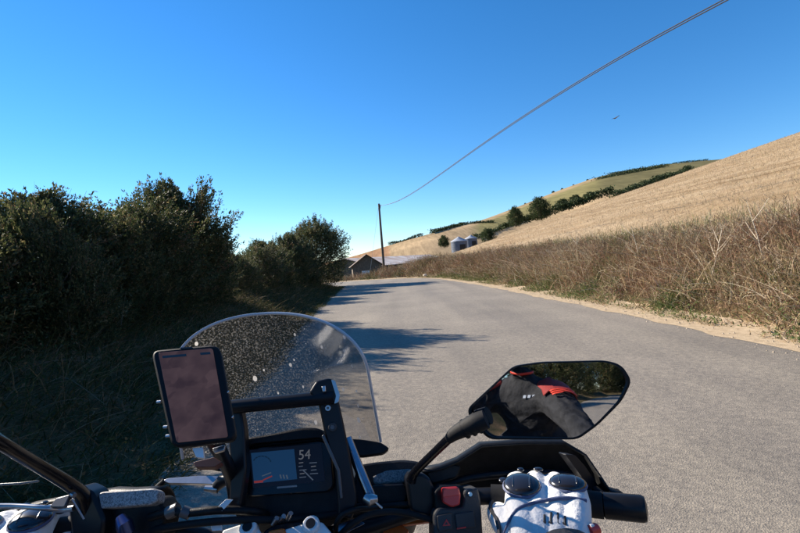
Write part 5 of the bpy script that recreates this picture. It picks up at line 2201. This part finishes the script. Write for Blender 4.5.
# body: pelvis, chest, arms reaching the bar, legs on the pegs
shR, shL = Bk(.165, -.215, 1.30), Bk(-.165, -.215, 1.30)
elR, elL = Bk(.375, .10, 1.10), Bk(-.36, .10, 1.10)
bv_ = [Bk(0, -.36, .97), Bk(0, -.34, 1.10), Bk(0, -.28, 1.25), Bk(0, -.23, 1.37), Bk(0, -.19, 1.45),
       shR, shR.lerp(elR, .5), elR, elR.lerp(wristR, .55), wristR + Vector((0, -.02, -.004)),
       shL, shL.lerp(elL, .5), elL, elL.lerp(wristL, .55), wristL + Vector((0, -.02, -.004)),
       Bk(.12, -.30, .92), Bk(.27, .10, .84), Bk(.25, -.10, .62), Bk(.23, -.20, .44),
       Bk(-.12, -.30, .92), Bk(-.27, .10, .84), Bk(-.25, -.10, .62), Bk(-.23, -.20, .44)]
be = [(0, 1), (1, 2), (2, 3), (3, 4), (2, 5), (5, 6), (6, 7), (7, 8), (8, 9), (2, 10), (10, 11), (11, 12), (12, 13), (13, 14),
      (0, 15), (15, 16), (16, 17), (17, 18), (0, 19), (19, 20), (20, 21), (21, 22)]
br = [(.17, .13), (.16, .12), (.18, .13), (.075, .075), (.065, .065), .092, .074, .062, .056, .044, .092, .074, .062, .056, .044,
      .11, .085, .07, .055, .11, .085, .07, .055]
body = skin_body('body', bv_, be, br, 0, JACKET, rider, 4)
from mathutils import noise as mnoise
_nr = [v.normal.copy() for v in body.data.vertices]
for v, nn in zip(body.data.vertices, _nr):             # cloth folds: ridges that run round the limbs
    p = v.co
    s_ = p.y * 1.0 + p.z * .8
    w_ = mnoise.noise(Vector((p.x * 9, p.y * 9, p.z * 9)))
    fold = 1 - abs(mnoise.noise(Vector((p.x * 6 + 3, s_ * 24 + w_ * 1.6, p.z * 7))))
    v.co = p + nn * ((fold ** 3 - .45) * .012 + w_ * .004)
for s in (-1, 1):
    bm = bmesh.new()
    bm_tube(bm, [Bk(s * .23, -.28, .38), Bk(s * .23, -.23, .40), Bk(s * .24, -.12, .41), Bk(s * .245, -.02, .395), Bk(s * .245, .02, .39)], [.045, .055, .05, .042, .02], 14)
    bm_tube(bm, [Bk(s * .23, -.21, .40), Bk(s * .235, -.19, .56)], [.055, .062], 14)
    bm_obj('boot', bm, BLACKL, rider)
# cuff over the glove gauntlet
for g, w, H, nm in ((gR, wristR, HR, 1), (gL, wristL, HL, -1)):
    el = elR if nm > 0 else elL
    bm = bmesh.new()
    w = H(.012 * nm, -.118, -.018)
    d = (w - el).normalized()
    bm_tube(bm, [w - d * .10, w - d * .03, w + d * .006, w + d * .014], [.060, .056, .053, .045], 22)
    bm_obj('cuff', bm, mat('grey_black_cuff', (.030, .030, .032), .75, bump=.4, bscale=150), rider)
# helmet
HC = Bk(-.01, -.19, 1.60)
bm = bmesh.new()
ball(bm, HC, (.128, .150, .142), seg=28)
hel = bm_obj('helmet', bm, mat('helmet_shell', (.03, .03, .034), .2, coat=.6), rider)
bm = bmesh.new()
bm_tube(bm, [HC + Vector((-.105, .06, -.085)), HC + Vector((-.065, .14, -.095)), HC + Vector((0, .165, -.098)), HC + Vector((.065, .14, -.095)), HC + Vector((.105, .06, -.085))], [.035, .038, .040, .038, .035], 14)
bm_obj('chin_bar', bm, mat('helmet_shell', (.03, .03, .034), .2), hel)
bm = bmesh.new()
ball(bm, HC + Vector((0, .012, .012)), (.122, .146, .060), seg=28)
bm_obj('visor', bm, GLOSS, hel)


# red shoulder panels with bright stripes
def cap_patch(name, ctr, axis, ref, r, th0, th1, ph0, ph1, mm, parent, n=14, m=10):
    axis = axis.normalized()
    u = (ref - axis * ref.dot(axis)).normalized()
    w = axis.cross(u)
    bm = bmesh.new()
    rows = []
    for i in range(n + 1):
        ph = ph0 + (ph1 - ph0) * i / n
        row = []
        for j in range(m + 1):
            t = th0 + (th1 - th0) * j / m
            row.append(bm.verts.new(ctr + axis * t + (u * math.cos(ph) + w * math.sin(ph)) * r))
        rows.append(row)
    for r0, r1 in zip(rows, rows[1:]):
        for j in range(m):
            bm.faces.new((r0[j], r0[j + 1], r1[j + 1], r1[j]))
    o = bm_obj(name, bm, mm, parent)
    md = o.modifiers.new('thick', 'SOLIDIFY')
    md.thickness = .003
    return o


for sh, el, s in ((shR, elR, 1), (shL, elL, -1)):
    ax_ = (el - sh)
    pan = cap_patch('shoulder_panel', sh, ax_, Vector((s * .45, .35, 1)), .094, -.02, .095, -1.15, 1.15, REDT, rider)
    for k in range(3):
        cap_patch('shoulder_stripe', sh, ax_, Vector((s * .45, .35, 1)), .098, .10 + k * .016, .109 + k * .016, -.75, .55, REDS, rider, 12, 2)
cap_patch('collar_trim', Bk(0, -.205, 1.415), Vector((0, .25, 1)), Vector((0, 1, 0)), .082, 0, .012, -1.6, 1.6, REDS, rider, 20, 2)
for k in range(3):
    box('chest_mark', Bk(.05 + k * .022, -.135 - k * .004, 1.30), (.014, .004, .012), mat('chest_print', (.5, .55, .62), .6), rider)
for o in bpy.data.objects:
    if o.name not in _made4 and o.parent is rider:
        o.matrix_parent_inverse = Matrix.Translation(-Vector((BX, -.2, 0)))
